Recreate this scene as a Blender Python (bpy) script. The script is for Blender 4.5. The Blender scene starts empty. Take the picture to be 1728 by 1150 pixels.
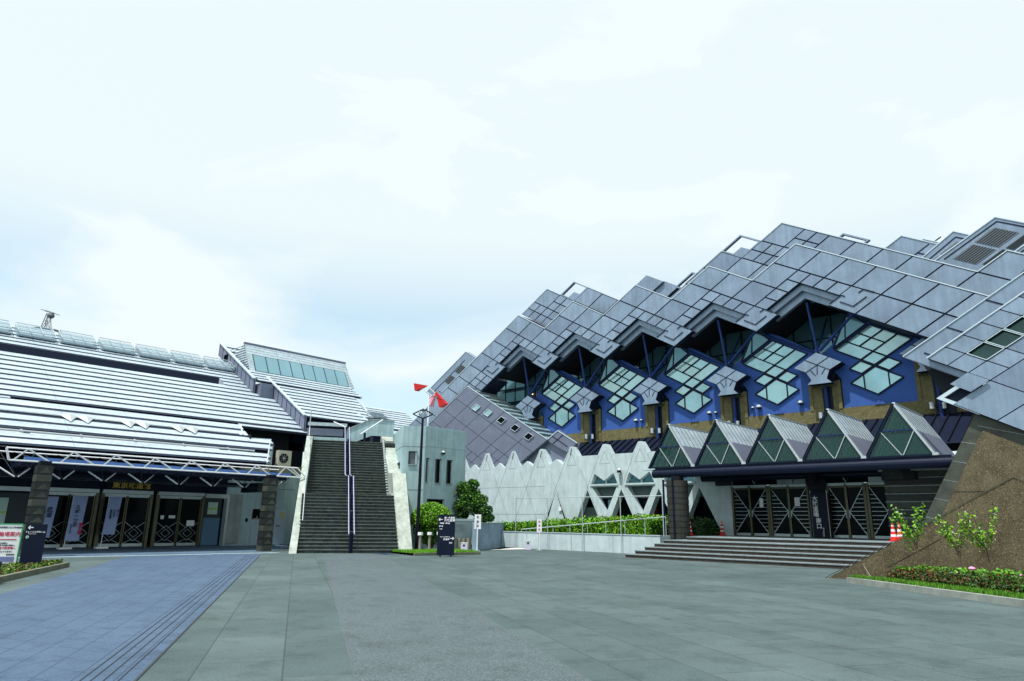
import bpy, bmesh, math, random
from mathutils import Vector, Matrix
from mathutils.geometry import tessellate_polygon
random.seed(7)
SC = bpy.context.scene
COL = SC.collection

# ------------------------------------------------------------------ camera
F = 1150.0; PIT = math.radians(14.84); ROL = math.radians(-.788); YAW = math.radians(-46.8); EYE = 1.6
_cp, _sp = math.cos(PIT), math.sin(PIT)
_R = Matrix(((math.cos(ROL), -math.sin(ROL), 0), (math.sin(ROL), math.cos(ROL), 0), (0, 0, 1)))
_up = _R @ Vector((0, _cp, -_sp)); _fw = _R @ Vector((0, -_sp, -_cp)); _rt = _R @ Vector((1, 0, 0))
_F = math.cos(YAW)*_fw + math.sin(YAW)*_rt
_P = math.cos(YAW+math.pi/2)*_fw + math.sin(YAW+math.pi/2)*_rt
MW = Matrix((-_F, _P, _up))            # camera axes -> world
cam = bpy.data.cameras.new('camera'); camo = bpy.data.objects.new('camera', cam); COL.objects.link(camo)
cam.sensor_width = 36; cam.lens = F/1728*36; cam.clip_end = 3000; cam.clip_start = .1
camo.matrix_world = Matrix.Translation((0, 0, EYE)) @ MW.to_4x4()
SC.camera = camo
def W(px, py, ax, v):
    """survey: the real point where the sight line of a photo pixel meets a known plane"""
    d = MW @ Vector((px-864, -(py-575), -F)); t = (v-(EYE if ax == 2 else 0))/d[ax]
    return Vector((0, 0, EYE)) + d*t

# ------------------------------------------------------------------ world + sun
SUN = Vector((.02, -1.9, 4.75)).normalized()
elev = math.asin(SUN.z); azim = math.atan2(SUN.x, SUN.y)
wd = bpy.data.worlds.new('World'); SC.world = wd; wd.use_nodes = True
nt = wd.node_tree; nt.nodes.clear()
N = nt.nodes.new
sky = N('ShaderNodeTexSky'); sky.sky_type = 'NISHITA'; sky.sun_disc = False
sky.sun_elevation = elev; sky.sun_rotation = azim; sky.air_density = 1.0; sky.dust_density = 1.5
tc = N('ShaderNodeTexCoord'); mp = N('ShaderNodeMapping'); mp.inputs['Scale'].default_value = (1.0, 1.0, 2.6)
nz = N('ShaderNodeTexNoise'); nz.inputs['Scale'].default_value = 2.3; nz.inputs['Detail'].default_value = 7; nz.inputs['Roughness'].default_value = .52; nz.inputs['Distortion'].default_value = .4
cr = N('ShaderNodeValToRGB'); cr.color_ramp.elements[0].position = .34; cr.color_ramp.elements[0].color = (.56, .56, .56, 1); cr.color_ramp.elements[1].position = .56; cr.color_ramp.elements[1].color = (1, 1, 1, 1)
mx = N('ShaderNodeMixRGB'); mx.inputs[2].default_value = (9.1, 10.1, 10.3, 1)
bg = N('ShaderNodeBackground'); bg.inputs[1].default_value = .098; wo = N('ShaderNodeOutputWorld')
L = nt.links.new
L(tc.outputs['Generated'], mp.inputs[0]); L(mp.outputs[0], nz.inputs['Vector']); L(nz.outputs[0], cr.inputs[0])
tint = N('ShaderNodeMixRGB'); tint.blend_type = 'MULTIPLY'; tint.inputs[0].default_value = 1; tint.inputs[2].default_value = (1.25, 2.15, 2.15, 1)
L(sky.outputs[0], tint.inputs[1]); sz = N('ShaderNodeSeparateXYZ'); L(tc.outputs['Generated'], sz.inputs[0])
mr = N('ShaderNodeMapRange'); mr.inputs['From Min'].default_value = .10; mr.inputs['From Max'].default_value = .42; mr.inputs['To Max'].default_value = .95; mr.interpolation_type = 'SMOOTHSTEP'; L(sz.outputs[2], mr.inputs[0])
# cloud cover closes up to a bright even veil higher in the sky
mxx = N('ShaderNodeMath'); mxx.operation = 'MAXIMUM'; L(cr.outputs[0], mxx.inputs[0]); L(mr.outputs[0], mxx.inputs[1])
L(mxx.outputs[0], mx.inputs[0]); L(tint.outputs[0], mx.inputs[1]); L(mx.outputs[0], bg.inputs[0]); L(bg.outputs[0], wo.inputs[0])
sl = bpy.data.lights.new('sun', 'SUN'); sl.energy = 5.0; sl.angle = math.radians(.5); sl.color = (1, .975, .93)
so = bpy.data.objects.new('sun', sl); COL.objects.link(so); so.rotation_euler = (-SUN).to_track_quat('-Z', 'Y').to_euler()
SC.view_settings.view_transform = 'Standard'; SC.view_settings.look = 'None'; SC.view_settings.gamma = 1; SC.view_settings.exposure = 0.0
try: SC.view_settings.use_curve_mapping = False
except Exception: pass

# ------------------------------------------------------------------ materials
MATS = {}
def mat(name, col, rough=.6, metal=0.0, var=.0, vscale=3.0, bump=0.0, bscale=40.0, spec=.3, speck=None, stretch=(1, 1, 1), streak=0.0, alpha=1.0, emit=None):
    if name in MATS: return MATS[name]
    m = bpy.data.materials.new(name); m.use_nodes = True; t = m.node_tree; b = t.nodes['Principled BSDF']
    b.inputs['Base Color'].default_value = (*col, 1); b.inputs['Roughness'].default_value = rough; b.inputs['Metallic'].default_value = metal
    b.inputs['Specular IOR Level'].default_value = spec
    if alpha < 1: b.inputs['Alpha'].default_value = alpha
    if emit: b.inputs['Emission Color'].default_value = (*emit[:3], 1); b.inputs['Emission Strength'].default_value = emit[3]
    g = t.nodes.new('ShaderNodeNewGeometry'); k = t.links.new
    mpn = t.nodes.new('ShaderNodeMapping'); mpn.inputs['Scale'].default_value = stretch; k(g.outputs['Position'], mpn.inputs[0]); vec = mpn.outputs[0]
    last = None
    if var > 0:
        n = t.nodes.new('ShaderNodeTexNoise'); n.inputs['Scale'].default_value = vscale; n.inputs['Detail'].default_value = 8; n.inputs['Roughness'].default_value = .62
        k(vec, n.inputs['Vector'])
        r = t.nodes.new('ShaderNodeValToRGB'); r.color_ramp.elements[0].position = .3; r.color_ramp.elements[1].position = .7
        r.color_ramp.elements[0].color = (*[c*(1-var) for c in col], 1); r.color_ramp.elements[1].color = (*[min(1, c*(1+var)) for c in col], 1)
        k(n.outputs[0], r.inputs[0]); last = r.outputs[0]
    if streak > 0:
        n2 = t.nodes.new('ShaderNodeTexNoise'); n2.inputs['Scale'].default_value = 1.0; n2.inputs['Detail'].default_value = 6
        mp2 = t.nodes.new('ShaderNodeMapping'); mp2.inputs['Scale'].default_value = (5, 5, .45); k(g.outputs['Position'], mp2.inputs[0]); k(mp2.outputs[0], n2.inputs['Vector'])
        r2 = t.nodes.new('ShaderNodeValToRGB'); r2.color_ramp.elements[0].position = .38; r2.color_ramp.elements[1].position = .62
        r2.color_ramp.elements[0].color = (1-streak,)*3+(1,); r2.color_ramp.elements[1].color = (1, 1, 1, 1)
        k(n2.outputs[0], r2.inputs[0]); mm = t.nodes.new('ShaderNodeMixRGB'); mm.blend_type = 'MULTIPLY'; mm.inputs[0].default_value = 1
        if last: k(last, mm.inputs[1])
        else: mm.inputs[1].default_value = (*col, 1)
        k(r2.outputs[0], mm.inputs[2]); last = mm.outputs[0]
    if speck:
        for sc, lo, c, seed in speck:
            v = t.nodes.new('ShaderNodeTexNoise'); v.inputs['Scale'].default_value = sc; v.inputs['Detail'].default_value = 2
            mp3 = t.nodes.new('ShaderNodeMapping'); mp3.inputs['Location'].default_value = (seed, seed*2, 0); k(g.outputs['Position'], mp3.inputs[0]); k(mp3.outputs[0], v.inputs['Vector'])
            rr = t.nodes.new('ShaderNodeValToRGB'); rr.color_ramp.elements[0].position = lo; rr.color_ramp.elements[0].color = (0, 0, 0, 1); rr.color_ramp.elements[1].position = min(1, lo+.05)
            k(v.outputs[0], rr.inputs[0]); mm = t.nodes.new('ShaderNodeMixRGB'); k(rr.outputs[0], mm.inputs[0])
            if last: k(last, mm.inputs[1])
            else: mm.inputs[1].default_value = (*col, 1)
            mm.inputs[2].default_value = (*c, 1); last = mm.outputs[0]
    if last: k(last, b.inputs['Base Color'])
    if bump > 0:
        n = t.nodes.new('ShaderNodeTexNoise'); n.inputs['Scale'].default_value = bscale; n.inputs['Detail'].default_value = 4; k(vec, n.inputs['Vector'])
        bp = t.nodes.new('ShaderNodeBump'); bp.inputs['Strength'].default_value = bump; bp.inputs['Distance'].default_value = .02
        k(n.outputs[0], bp.inputs['Height']); k(bp.outputs[0], b.inputs['Normal'])
    MATS[name] = m; return m

panel = mat('blue grey metal', (.245, .325, .425), .40, .3, .16, .8, .05, 2.5, streak=.14)
panel_2 = mat('blue grey metal light', (.275, .36, .465), .38, .3, .14, .9, .05, 2.5, streak=.14)
panel_3 = mat('blue grey metal dull', (.215, .285, .385), .45, .3, .18, .7, .05, 2.5, streak=.14)
panel_v = mat('violet grey metal', (.185, .21, .285), .5, .3, .12, 1.1)
backing = mat('dark backing metal', (.012, .018, .04), .6, 0, .2, 2, spec=.15)
edge = mat('pale metal edge', (.6, .7, .76), .35, .3)
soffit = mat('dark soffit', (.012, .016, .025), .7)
slatm = mat('white ribbed metal', (.47, .565, .62), .4, .15, .17, 1.0, stretch=(2, .35, 2), streak=.16)
slat_gap = mat('slat gap navy', (.012, .02, .045), .7)
conc = mat('board marked concrete', (.38, .53, .56), .85, 0, .13, 1.3, .15, 30, .3, streak=.16)
conc_w = mat('bright concrete', (.50, .60, .625), .85, 0, .12, 1.6, .1, 30, .3, streak=.12)
conc_s = mat('cream stair concrete', (.40, .45, .40), .85, 0, .2, 1.4, .1, 30, .3, streak=.22)
conc_d = mat('old grey concrete', (.3, .36, .36), .88, 0, .18, 1.4, .1, 30, .3, streak=.22)
bluep = mat('blue render', (.038, .10, .34), .75, 0, .08, 2, .03, 60, .25)
navy = mat('navy steel', (.005, .010, .028), .45, 0, .15, 3, spec=.15)
navy2 = mat('navy steel blue', (.012, .032, .13), .45, 0, .1, 3, spec=.2)
stonebr = mat('brown aggregate', (.112, .094, .056), .9, 0, .35, 1.6, .3, 60, .2, streak=.12, speck=((24, .58, (.20, .165, .10), 1), (28, .60, (.045, .045, .03), 5), (22, .69, (.42, .38, .3), 9)))
ochre = mat('ochre aggregate', (.135, .122, .06), .9, 0, .25, 3, .2, 50, .2, speck=((22, .62, (.3, .27, .13), 2), (26, .64, (.06, .06, .03), 6)))
stonegr = mat('dark green granite', (.05, .058, .045), .6, 0, .35, 2.2, .1, 40, .4, speck=((24, .64, (.13, .12, .08), 3),))
granite = mat('dark granite', (.018, .021, .02), .55, 0, .3, 3, .05, 40, .4)
granite_c = mat('column granite', (.028, .031, .028), .6, 0, .4, 2.5, .05, 40, .3)
granbr = mat('brown granite', (.03, .022, .012), .6, 0, .3, 3, .05, 40, .4)
steps_m = mat('step top stone', (.19, .235, .25), .75, 0, .2, 3, .05, 40)
riser_m = mat('step riser stone', (.05, .04, .034), .8, 0, .35, 4)
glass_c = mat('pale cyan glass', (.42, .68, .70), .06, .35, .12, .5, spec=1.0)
glass_d = mat('dark glass', (.004, .007, .009), .06, 0, .4, .8, spec=.04)
glass_g = mat('green tinted glass', (.02, .09, .08), .05, .0, spec=.8, alpha=.3)
glass_sky = mat('clear skylight glass', (.42, .56, .62), .1, .1, spec=.6, alpha=.55)
glass_g2 = mat('green window glass', (.03, .085, .075), .05, .3, .4, .8, spec=.6)
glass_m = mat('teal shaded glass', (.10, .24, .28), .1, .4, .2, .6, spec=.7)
glass_v = [glass_c, mat('pale cyan glass b', (.36, .60, .63), .05, .4, .2, .7, spec=1.0), mat('pale cyan glass c', (.46, .70, .70), .09, .3, .2, .4, spec=1.0)]
white = mat('white paint', (.8, .82, .84), .45, 0, .05, 3)
steel = mat('galvanised steel', (.5, .56, .58), .4, .5, .1, 4)
bronze = mat('bronze door frame', (.10, .10, .065), .35, .5, .2, 3)
alum = mat('aluminium', (.42, .5, .52), .35, .5, .1, 3)
darkf = mat('dark frame', (.03, .04, .045), .45, .3)
black = mat('black steel', (.008, .009, .016), .45, 0, spec=.15)
gold = mat('gold leaf', (.5, .36, .07), .35, .6)
red = mat('red vinyl', (.5, .006, .006), .5, 0, .06, 5)
pink = mat('pale pink vinyl', (.75, .25, .32), .5)
paper = mat('paper', (.78, .82, .84), .7)
inkr = mat('crimson ink', (.55, .01, .08), .7)
inkb = mat('dark ink', (.03, .03, .08), .7)
bannerm = mat('lilac banner cloth', (.30, .38, .60), .8, 0, .1, 2)
orange = mat('orange ink', (.6, .2, .08), .7)
greenp = mat('green paint', (.03, .35, .15), .6)
redcone = mat('cone red', (.72, .03, .02), .45, 0, .05, 5)
louvre = mat('louvre grille', (.13, .15, .17), .5, .3)
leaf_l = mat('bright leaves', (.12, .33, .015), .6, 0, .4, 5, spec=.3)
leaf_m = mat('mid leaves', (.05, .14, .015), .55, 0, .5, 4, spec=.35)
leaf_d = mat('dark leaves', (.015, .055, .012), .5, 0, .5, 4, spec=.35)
leaf_r = mat('rusty leaves', (.14, .05, .015), .6, 0, .4, 5, spec=.3)
bark = mat('bark', (.11, .085, .055), .9, 0, .3, 8)
soil = mat('soil', (.05, .045, .02), .95, 0, .4, 6, .3, 30)
grassm = mat('grass blades', (.08, .22, .012), .7, 0, .4, 6)
petal = mat('white petals', (.85, .8, .8), .6)
petalp = mat('pink petals', (.75, .3, .5), .6)
woodm = mat('weathered wood', (.28, .26, .2), .85, 0, .3, 8)
lamp_on = mat('lit lamp', (.9, .5, .2), .5, emit=(1, .55, .25, 6))
hill = mat('far slate', (.2, .25, .28), .9)

def seams(m, sp, w, jc):      # butt joints across the roof boards
    t = m.node_tree; k = t.links.new; b = t.nodes['Principled BSDF']; src = b.inputs['Base Color'].links[0].from_socket; g = t.nodes.new('ShaderNodeNewGeometry'); sx = t.nodes.new('ShaderNodeSeparateXYZ'); k(g.outputs['Position'], sx.inputs[0])
    def M(op, a, c): 
        n = t.nodes.new('ShaderNodeMath'); n.operation = op; k(a, n.inputs[0]); n.inputs[1].default_value = c; return n.outputs[0]
    q = t.nodes.new('ShaderNodeMixRGB'); k(M('LESS_THAN', M('FRACT', M('ADD', M('DIVIDE', sx.outputs[1], sp), 50), 0), w/sp), q.inputs[0]); k(src, q.inputs[1]); q.inputs[2].default_value = (*jc, 1); k(q.outputs[0], b.inputs['Base Color'])
seams(slatm, 3.1, .02, (.2, .25, .3))
# ------------------------------------------------------------------ mesh helpers
class MB:
    def __init__(s): s.v = []; s.f = []; s.m = []; s.mats = []
    def mi(s, m):
        if m not in s.mats: s.mats.append(m)
        return s.mats.index(m)
    def add(s, vs, fs, m):
        o = len(s.v); i = s.mi(m); s.v += [Vector(p) for p in vs]
        for f in fs: s.f.append([o+a for a in f]); s.m.append(i)
    def box(s, a, b, m):
        x0, y0, z0 = [min(p, q) for p, q in zip(a, b)]; x1, y1, z1 = [max(p, q) for p, q in zip(a, b)]
        s.add([(x0,y0,z0),(x1,y0,z0),(x1,y1,z0),(x0,y1,z0),(x0,y0,z1),(x1,y0,z1),(x1,y1,z1),(x0,y1,z1)],
              [(0,3,2,1),(4,5,6,7),(0,1,5,4),(1,2,6,5),(2,3,7,6),(3,0,4,7)], m)
    def obox(s, o, ax, ay, az, m):      # origin corner + three edge vectors
        o, ax, ay, az = map(Vector, (o, ax, ay, az))
        p = [o, o+ax, o+ax+ay, o+ay]; p += [q+az for q in p]
        fs = [(0,3,2,1),(4,5,6,7),(0,1,5,4),(1,2,6,5),(2,3,7,6),(3,0,4,7)]
        if ax.cross(ay).dot(az) < 0: fs = [f[::-1] for f in fs]
        s.add(p, fs, m)
    def bar(s, a, b, w, h, m, upv=(0, 0, 1)):
        a, b = Vector(a), Vector(b); d = (b-a).normalized(); u = Vector(upv)
        if abs(d.dot(u)) > .98: u = Vector((1, 0, 0))
        x = d.cross(u).normalized(); y = x.cross(d).normalized()
        s.obox(a-x*w/2-y*h/2, x*w, y*h, b-a, m)
    def tube(s, a, b, r, m, r2=None, n=10, cap=True):
        a, b = Vector(a), Vector(b); d = (b-a).normalized(); r2 = r if r2 is None else r2
        u = Vector((0, 0, 1)) if abs(d.z) < .95 else Vector((1, 0, 0)); x = d.cross(u).normalized(); y = d.cross(x)
        vs = [a+(x*math.cos(t)+y*math.sin(t))*r for t in [2*math.pi*i/n for i in range(n)]] + [b+(x*math.cos(t)+y*math.sin(t))*r2 for t in [2*math.pi*i/n for i in range(n)]]
        fs = [(i, (i+1) % n, n+(i+1) % n, n+i) for i in range(n)]
        if cap: fs += [tuple(range(n))[::-1], tuple(range(n, 2*n))]
        s.add(vs, fs, m)
    def ball(s, c, r, m, n=10, sz=1.0, half=False):
        c = Vector(c); vs = []; k = n//2; t0 = 0
        for i in range(k+1):
            ph = math.pi*i/k*(.5 if half else 1)
            for j in range(n): vs.append(c+Vector((r*math.sin(ph)*math.cos(2*math.pi*j/n), r*math.sin(ph)*math.sin(2*math.pi*j/n), r*sz*math.cos(ph))))
        s.add(vs, [(i*n+j, (i+1)*n+j, (i+1)*n+(j+1) % n, i*n+(j+1) % n) for i in range(k) for j in range(n)], m)
    def poly(s, pts, basis, d0, d1, m, holes=(), mside=None, mback=None):
        """2-D polygon (with holes) in the plane o + a*e1 + b*e2, extruded along n from d0 to d1"""
        o, e1, e2, nn = [Vector(q) for q in basis]
        loops = [[Vector((a, b, 0)) for a, b in pts]] + [[Vector((a, b, 0)) for a, b in h] for h in holes]
        flat = [q for l in loops for q in l]; tris = tessellate_polygon(loops); k = len(flat)
        P = lambda q, d: o+e1*q.x+e2*q.y+nn*d
        s.add([P(q, d0) for q in flat], [tuple(t) for t in tris], m)
        if d1 == d0: return
        s.add([P(q, d1) for q in flat], [tuple(t) for t in tris], mback or mside or m)
        vs = [P(q, d0) for q in flat]+[P(q, d1) for q in flat]; fs = []; a = 0
        for l in loops:
            for i in range(len(l)): j = (i+1) % len(l); fs.append((a+i, a+j, k+a+j, k+a+i))
            a += len(l)
        s.add(vs, fs, mside or m)
    def build(s, name, parent=None, local=False, smooth=False, fix=True):
        off = Vector((0, 0, 0))
        if parent is not None and not local:
            q = parent
            while q is not None: off += q.location; q = q.parent
        me = bpy.data.meshes.new(name); me.from_pydata([tuple(v-off) for v in s.v], [], s.f)
        for m in s.mats: me.materials.append(m)
        for p, i in zip(me.polygons, s.m): p.material_index = i; p.use_smooth = smooth
        if fix:
            bm = bmesh.new(); bm.from_mesh(me); bmesh.ops.recalc_face_normals(bm, faces=bm.faces); bm.to_mesh(me); bm.free()
        me.update(); ob = bpy.data.objects.new(name, me); COL.objects.link(ob)
        if parent is not None: ob.parent = parent
        return ob
XZ = lambda y: ((0, y, 0), (1, 0, 0), (0, 0, 1), (0, 1, 0))      # facade facing -Y, depth goes +Y
YZ = lambda x: ((x, 0, 0), (0, 1, 0), (0, 0, 1), (-1, 0, 0))     # facade facing +X, depth goes -X
XY = lambda z: ((0, 0, z), (1, 0, 0), (0, 1, 0), (0, 0, 1))
def thing(name, label, cat, loc=(0, 0, 0), group=None, rz=0):
    o = bpy.data.objects.new(name, None); COL.objects.link(o); o.location = loc; o.rotation_euler = (0, 0, rz); o.empty_display_size = .3
    o['label'] = label; o['category'] = cat
    if group: o['group'] = group
    return o
def tag(o, label, cat, group=None):
    o['label'] = label; o['category'] = cat
    if group: o['group'] = group
    return o
def struct(o): o['kind'] = 'structure'; return o
def dup(root, loc, label, rz=None):
    def cp(o, par):
        c = o.copy(); COL.objects.link(c)
        if par is not None: c.parent = par
        for ch in list(o.children): cp(ch, c)
        return c
    r = cp(root, None); r.location = loc; r['label'] = label
    if rz is not None: r.rotation_euler = (0, 0, rz)
    return r
def text_mesh(body, size, m, name='lettering', parent=None, loc=(0, 0, 0), rot=None, ex=.004, align='CENTER', vert=False, bold=0.0, sx=1.0):
    cu = bpy.data.curves.new('t', 'FONT'); cu.body = '\n'.join(body) if vert else body; cu.size = size; cu.extrude = ex; cu.align_x = align; cu.align_y = 'CENTER'; cu.resolution_u = 2; cu.offset = bold
    if vert: cu.space_line = .95
    t = bpy.data.objects.new('t', cu); COL.objects.link(t)
    dg = bpy.context.evaluated_depsgraph_get(); me = bpy.data.meshes.new_from_object(t.evaluated_get(dg)); me.name = name
    bpy.data.objects.remove(t); me.materials.clear(); me.materials.append(m)
    mt = Matrix.Translation(Vector(loc)) @ (rot or Matrix.Identity(4)) @ Matrix.Diagonal((sx, 1, 1, 1))
    me.transform(mt); ob = bpy.data.objects.new(name, me); COL.objects.link(ob)
    if parent is not None: ob.parent = parent
    return ob
ROT_NY = Matrix.Rotation(math.pi/2, 4, 'X')                                   # reads from -Y
ROT_PX = Matrix.Rotation(math.pi/2, 4, 'Z') @ Matrix.Rotation(math.pi/2, 4, 'X')  # reads from +X
def rot_face(rz): return Matrix.Rotation(rz, 4, 'Z') @ ROT_NY

# ================================================================== GROUND
C30, S30 = math.cos(math.radians(30)), .5
def paving(name, cols, brick=None, joint=(.06, .07, .07), mort=.006, rough=.8, rot=30, speck=None, offs=.5, bump=.1, big=.16):
    m = bpy.data.materials.new(name); m.use_nodes = True; t = m.node_tree; b = t.nodes['Principled BSDF']; k = t.links.new; b.inputs['Roughness'].default_value = rough; b.inputs['Specular IOR Level'].default_value = .25
    g = t.nodes.new('ShaderNodeNewGeometry'); mpn = t.nodes.new('ShaderNodeMapping'); mpn.inputs['Rotation'].default_value = (0, 0, math.radians(rot)); k(g.outputs['Position'], mpn.inputs[0])
    n = t.nodes.new('ShaderNodeTexNoise'); n.inputs['Scale'].default_value = .45; n.inputs['Detail'].default_value = 9; n.inputs['Roughness'].default_value = .65; k(g.outputs['Position'], n.inputs['Vector'])
    r = t.nodes.new('ShaderNodeValToRGB'); r.color_ramp.elements[0].position = .3; r.color_ramp.elements[1].position = .72
    r.color_ramp.elements[0].color = (1-big, 1-big, 1-big, 1); r.color_ramp.elements[1].color = (1+big, 1+big, 1+big, 1); k(n.outputs[0], r.inputs[0])
    fine = t.nodes.new('ShaderNodeTexNoise'); fine.inputs['Scale'].default_value = 38; fine.inputs['Detail'].default_value = 3; k(g.outputs['Position'], fine.inputs['Vector'])
    rf = t.nodes.new('ShaderNodeValToRGB'); rf.color_ramp.elements[0].position = .35; rf.color_ramp.elements[1].position = .65
    rf.color_ramp.elements[0].color = (.84, .84, .84, 1); rf.color_ramp.elements[1].color = (1.14, 1.14, 1.14, 1); k(fine.outputs[0], rf.inputs[0])
    if brick:
        br = t.nodes.new('ShaderNodeTexBrick'); br.offset = offs; br.inputs['Color1'].default_value = (*cols[0], 1); br.inputs['Color2'].default_value = (*cols[1], 1); br.inputs['Mortar'].default_value = (*joint, 1)
        br.inputs['Scale'].default_value = 1; br.inputs['Mortar Size'].default_value = mort; br.inputs['Brick Width'].default_value = brick[0]; br.inputs['Row Height'].default_value = brick[1]; br.inputs['Bias'].default_value = -.1
        k(mpn.outputs[0], br.inputs['Vector']); c0 = br.outputs['Color']
    else:
        rg = t.nodes.new('ShaderNodeRGB'); rg.outputs[0].default_value = (*cols[0], 1); c0 = rg.outputs[0]
    def mul(a, bb):
        q = t.nodes.new('ShaderNodeMixRGB'); q.blend_type = 'MULTIPLY'; q.inputs[0].default_value = 1; k(a, q.inputs[1]); k(bb, q.inputs[2]); return q.outputs[0]
    c = mul(mul(c0, r.outputs[0]), rf.outputs[0])
    if speck:
        v = t.nodes.new('ShaderNodeTexVoronoi'); v.inputs['Scale'].default_value = speck[0]; k(g.outputs['Position'], v.inputs['Vector'])
        q = t.nodes.new('ShaderNodeMixRGB'); q.blend_type = 'OVERLAY'; q.inputs[0].default_value = speck[1]; bw = t.nodes.new('ShaderNodeRGBToBW'); k(v.outputs['Color'], bw.inputs[0]); k(c, q.inputs[1]); k(bw.outputs[0], q.inputs[2])
        hs = t.nodes.new('ShaderNodeHueSaturation'); hs.inputs['Saturation'].default_value = .8; k(q.outputs[0], hs.inputs['Color']); c = hs.outputs[0]
    for vs, th, cc in ((.9, .022, .55), (2.3, .03, 1.5), (.35, .03, .6)):
        vo = t.nodes.new('ShaderNodeTexVoronoi'); vo.inputs['Scale'].default_value = vs; k(g.outputs['Position'], vo.inputs['Vector'])
        lt = t.nodes.new('ShaderNodeMath'); lt.operation = 'LESS_THAN'; lt.inputs[1].default_value = th; k(vo.outputs['Distance'], lt.inputs[0])
        q = t.nodes.new('ShaderNodeMixRGB'); q.blend_type = 'MULTIPLY'; k(lt.outputs[0], q.inputs[0]); k(c, q.inputs[1]); q.inputs[2].default_value = (cc, cc, cc, 1); c = q.outputs[0]
    st2 = t.nodes.new('ShaderNodeTexNoise'); st2.inputs['Scale'].default_value = 1.6; st2.inputs['Detail'].default_value = 10; st2.inputs['Roughness'].default_value = .75; k(g.outputs['Position'], st2.inputs['Vector'])
    rs2 = t.nodes.new('ShaderNodeValToRGB'); rs2.color_ramp.elements[0].position = .36; rs2.color_ramp.elements[0].color = (.74, .74, .74, 1); rs2.color_ramp.elements[1].position = .5; rs2.color_ramp.elements[1].color = (1, 1, 1, 1); k(st2.outputs[0], rs2.inputs[0]); c = mul(c, rs2.outputs[0])
    k(c, b.inputs['Base Color'])
    bp = t.nodes.new('ShaderNodeBump'); bp.inputs['Strength'].default_value = bump; bp.inputs['Distance'].default_value = .01; k(fine.outputs[0], bp.inputs['Height']); k(bp.outputs[0], b.inputs['Normal'])
    return m
pave_grey = paving('grey slab paving', ((.066, .098, .100), (.086, .121, .122)), (1.8, .9), (.045, .06, .06), .009, rot=30, big=.24)
pave_blue = paving('blue tile paving', ((.062, .102, .165), (.073, .116, .182)), (.9, .9), (.06, .10, .16), .004, rot=30, offs=0.0, big=.1)
def line_net(m, fams, jc):
    t = m.node_tree; k = t.links.new; b = t.nodes['Principled BSDF']; src = b.inputs['Base Color'].links[0].from_socket; g = t.nodes.new('ShaderNodeNewGeometry'); cur = src
    sx = t.nodes.new('ShaderNodeSeparateXYZ'); k(g.outputs['Position'], sx.inputs[0])
    def M(op, a, b2=None, c=None):
        n = t.nodes.new('ShaderNodeMath'); n.operation = op
        for i, q in enumerate((a, b2, c)):
            if q is None: continue
            if isinstance(q, (int, float)): n.inputs[i].default_value = q
            else: k(q, n.inputs[i])
        return n.outputs[0]
    for ang, sp, w, cut, ph in fams:
        a = math.radians(ang); al = M('ADD', M('MULTIPLY', sx.outputs[0], math.cos(a)), M('MULTIPLY', sx.outputs[1], math.sin(a)))
        ac = M('ADD', M('MULTIPLY', sx.outputs[0], -math.sin(a)), M('MULTIPLY', sx.outputs[1], math.cos(a)))
        fr = M('FRACT', M('ADD', M('DIVIDE', ac, sp), 50+ph)); mask = M('LESS_THAN', fr, w/sp)
        if cut:      # dash the line along its length, shifting from row to row
            row = M('FLOOR', M('ADD', M('DIVIDE', ac, sp), 50+ph)); f2 = M('FRACT', M('ADD', M('DIVIDE', al, cut), M('ADD', 50, M('MULTIPLY', row, .37)))); mask = M('MULTIPLY', mask, M('LESS_THAN', f2, .62))
        q = t.nodes.new('ShaderNodeMixRGB'); k(mask, q.inputs[0]); k(cur, q.inputs[1]); q.inputs[2].default_value = (*jc, 1); cur = q.outputs[0]
    k(cur, b.inputs['Base Color'])
line_net(pave_blue, ((150, .40, .014, 0, 0), (107, .40, .013, 1.3, .2), (17, .40, .013, 1.3, .4)), (.03, .05, .085))
pave_agg = paving('exposed aggregate paving', ((.074, .108, .120),), None, speck=(85, .6), rot=30, bump=.5, big=.08)
pave_porch = paving('porch paving', ((.085, .14, .21), (.10, .16, .235)), (.6, .6), (.04, .06, .08), .01, rot=0, offs=0)
pave_pale = paving('pale granite band', ((.22, .31, .38), (.26, .34, .4)), (.6, .3), (.1, .13, .15), .01, rot=0)
g = MB(); g.box((-400, -150, -.3), (150, 400, 0), pave_grey); struct(g.build('plaza_ground'))
g = MB(); g.poly([(-2.2, -.35), (-8.0, 3.0), (-30.35, 15.9), (-31.3, 13.2), (-31.1, 10.5), (-17.9, 3.76), (-5.2, -3.3)], XY(.004), 0, 0, pave_blue); o = struct(g.build('blue_paving'))
g = MB()   # narrow drainage grooves along the blue paving edge
for k in (0.0, .16, .30, .42, .52):
    a = Vector((-2.2, -.35, .009))-Vector((.5, .866, 0))*k; g.bar(a, a+Vector((-C30, S30, 0))*31.5, .012 if k else .025, .004, darkf)
struct(g.build('paving_joints'))
g = MB(); g.poly([(-4.0, 3.05), (-28.9, 18.2), (-27.6, 20.6), (-2.4, 4.85)], XY(.004), 0, 0, pave_agg); struct(g.build('aggregate_paving'))
g = MB(); g.poly([(-40.6, -10), (-40.6, 24.5), (-32.6, 17.6), (-32.2, 15.0), (-32.6, 9), (-33.4, 3), (-34, -10)], XY(.004), 0, 0, pave_porch); struct(g.build('porch_paving'))
g = MB()
arc = [(-32.9, 4.0), (-32.3, 8.6), (-31.9, 12), (-31.75, 15), (-31.4, 17.2)]
g.poly([(x+.0, y) for x, y in arc]+[(x+.75, y-.1) for x, y in arc[::-1]], XY(.009), 0, 0, pave_pale); struct(g.build('pale_paving_band'))
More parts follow.
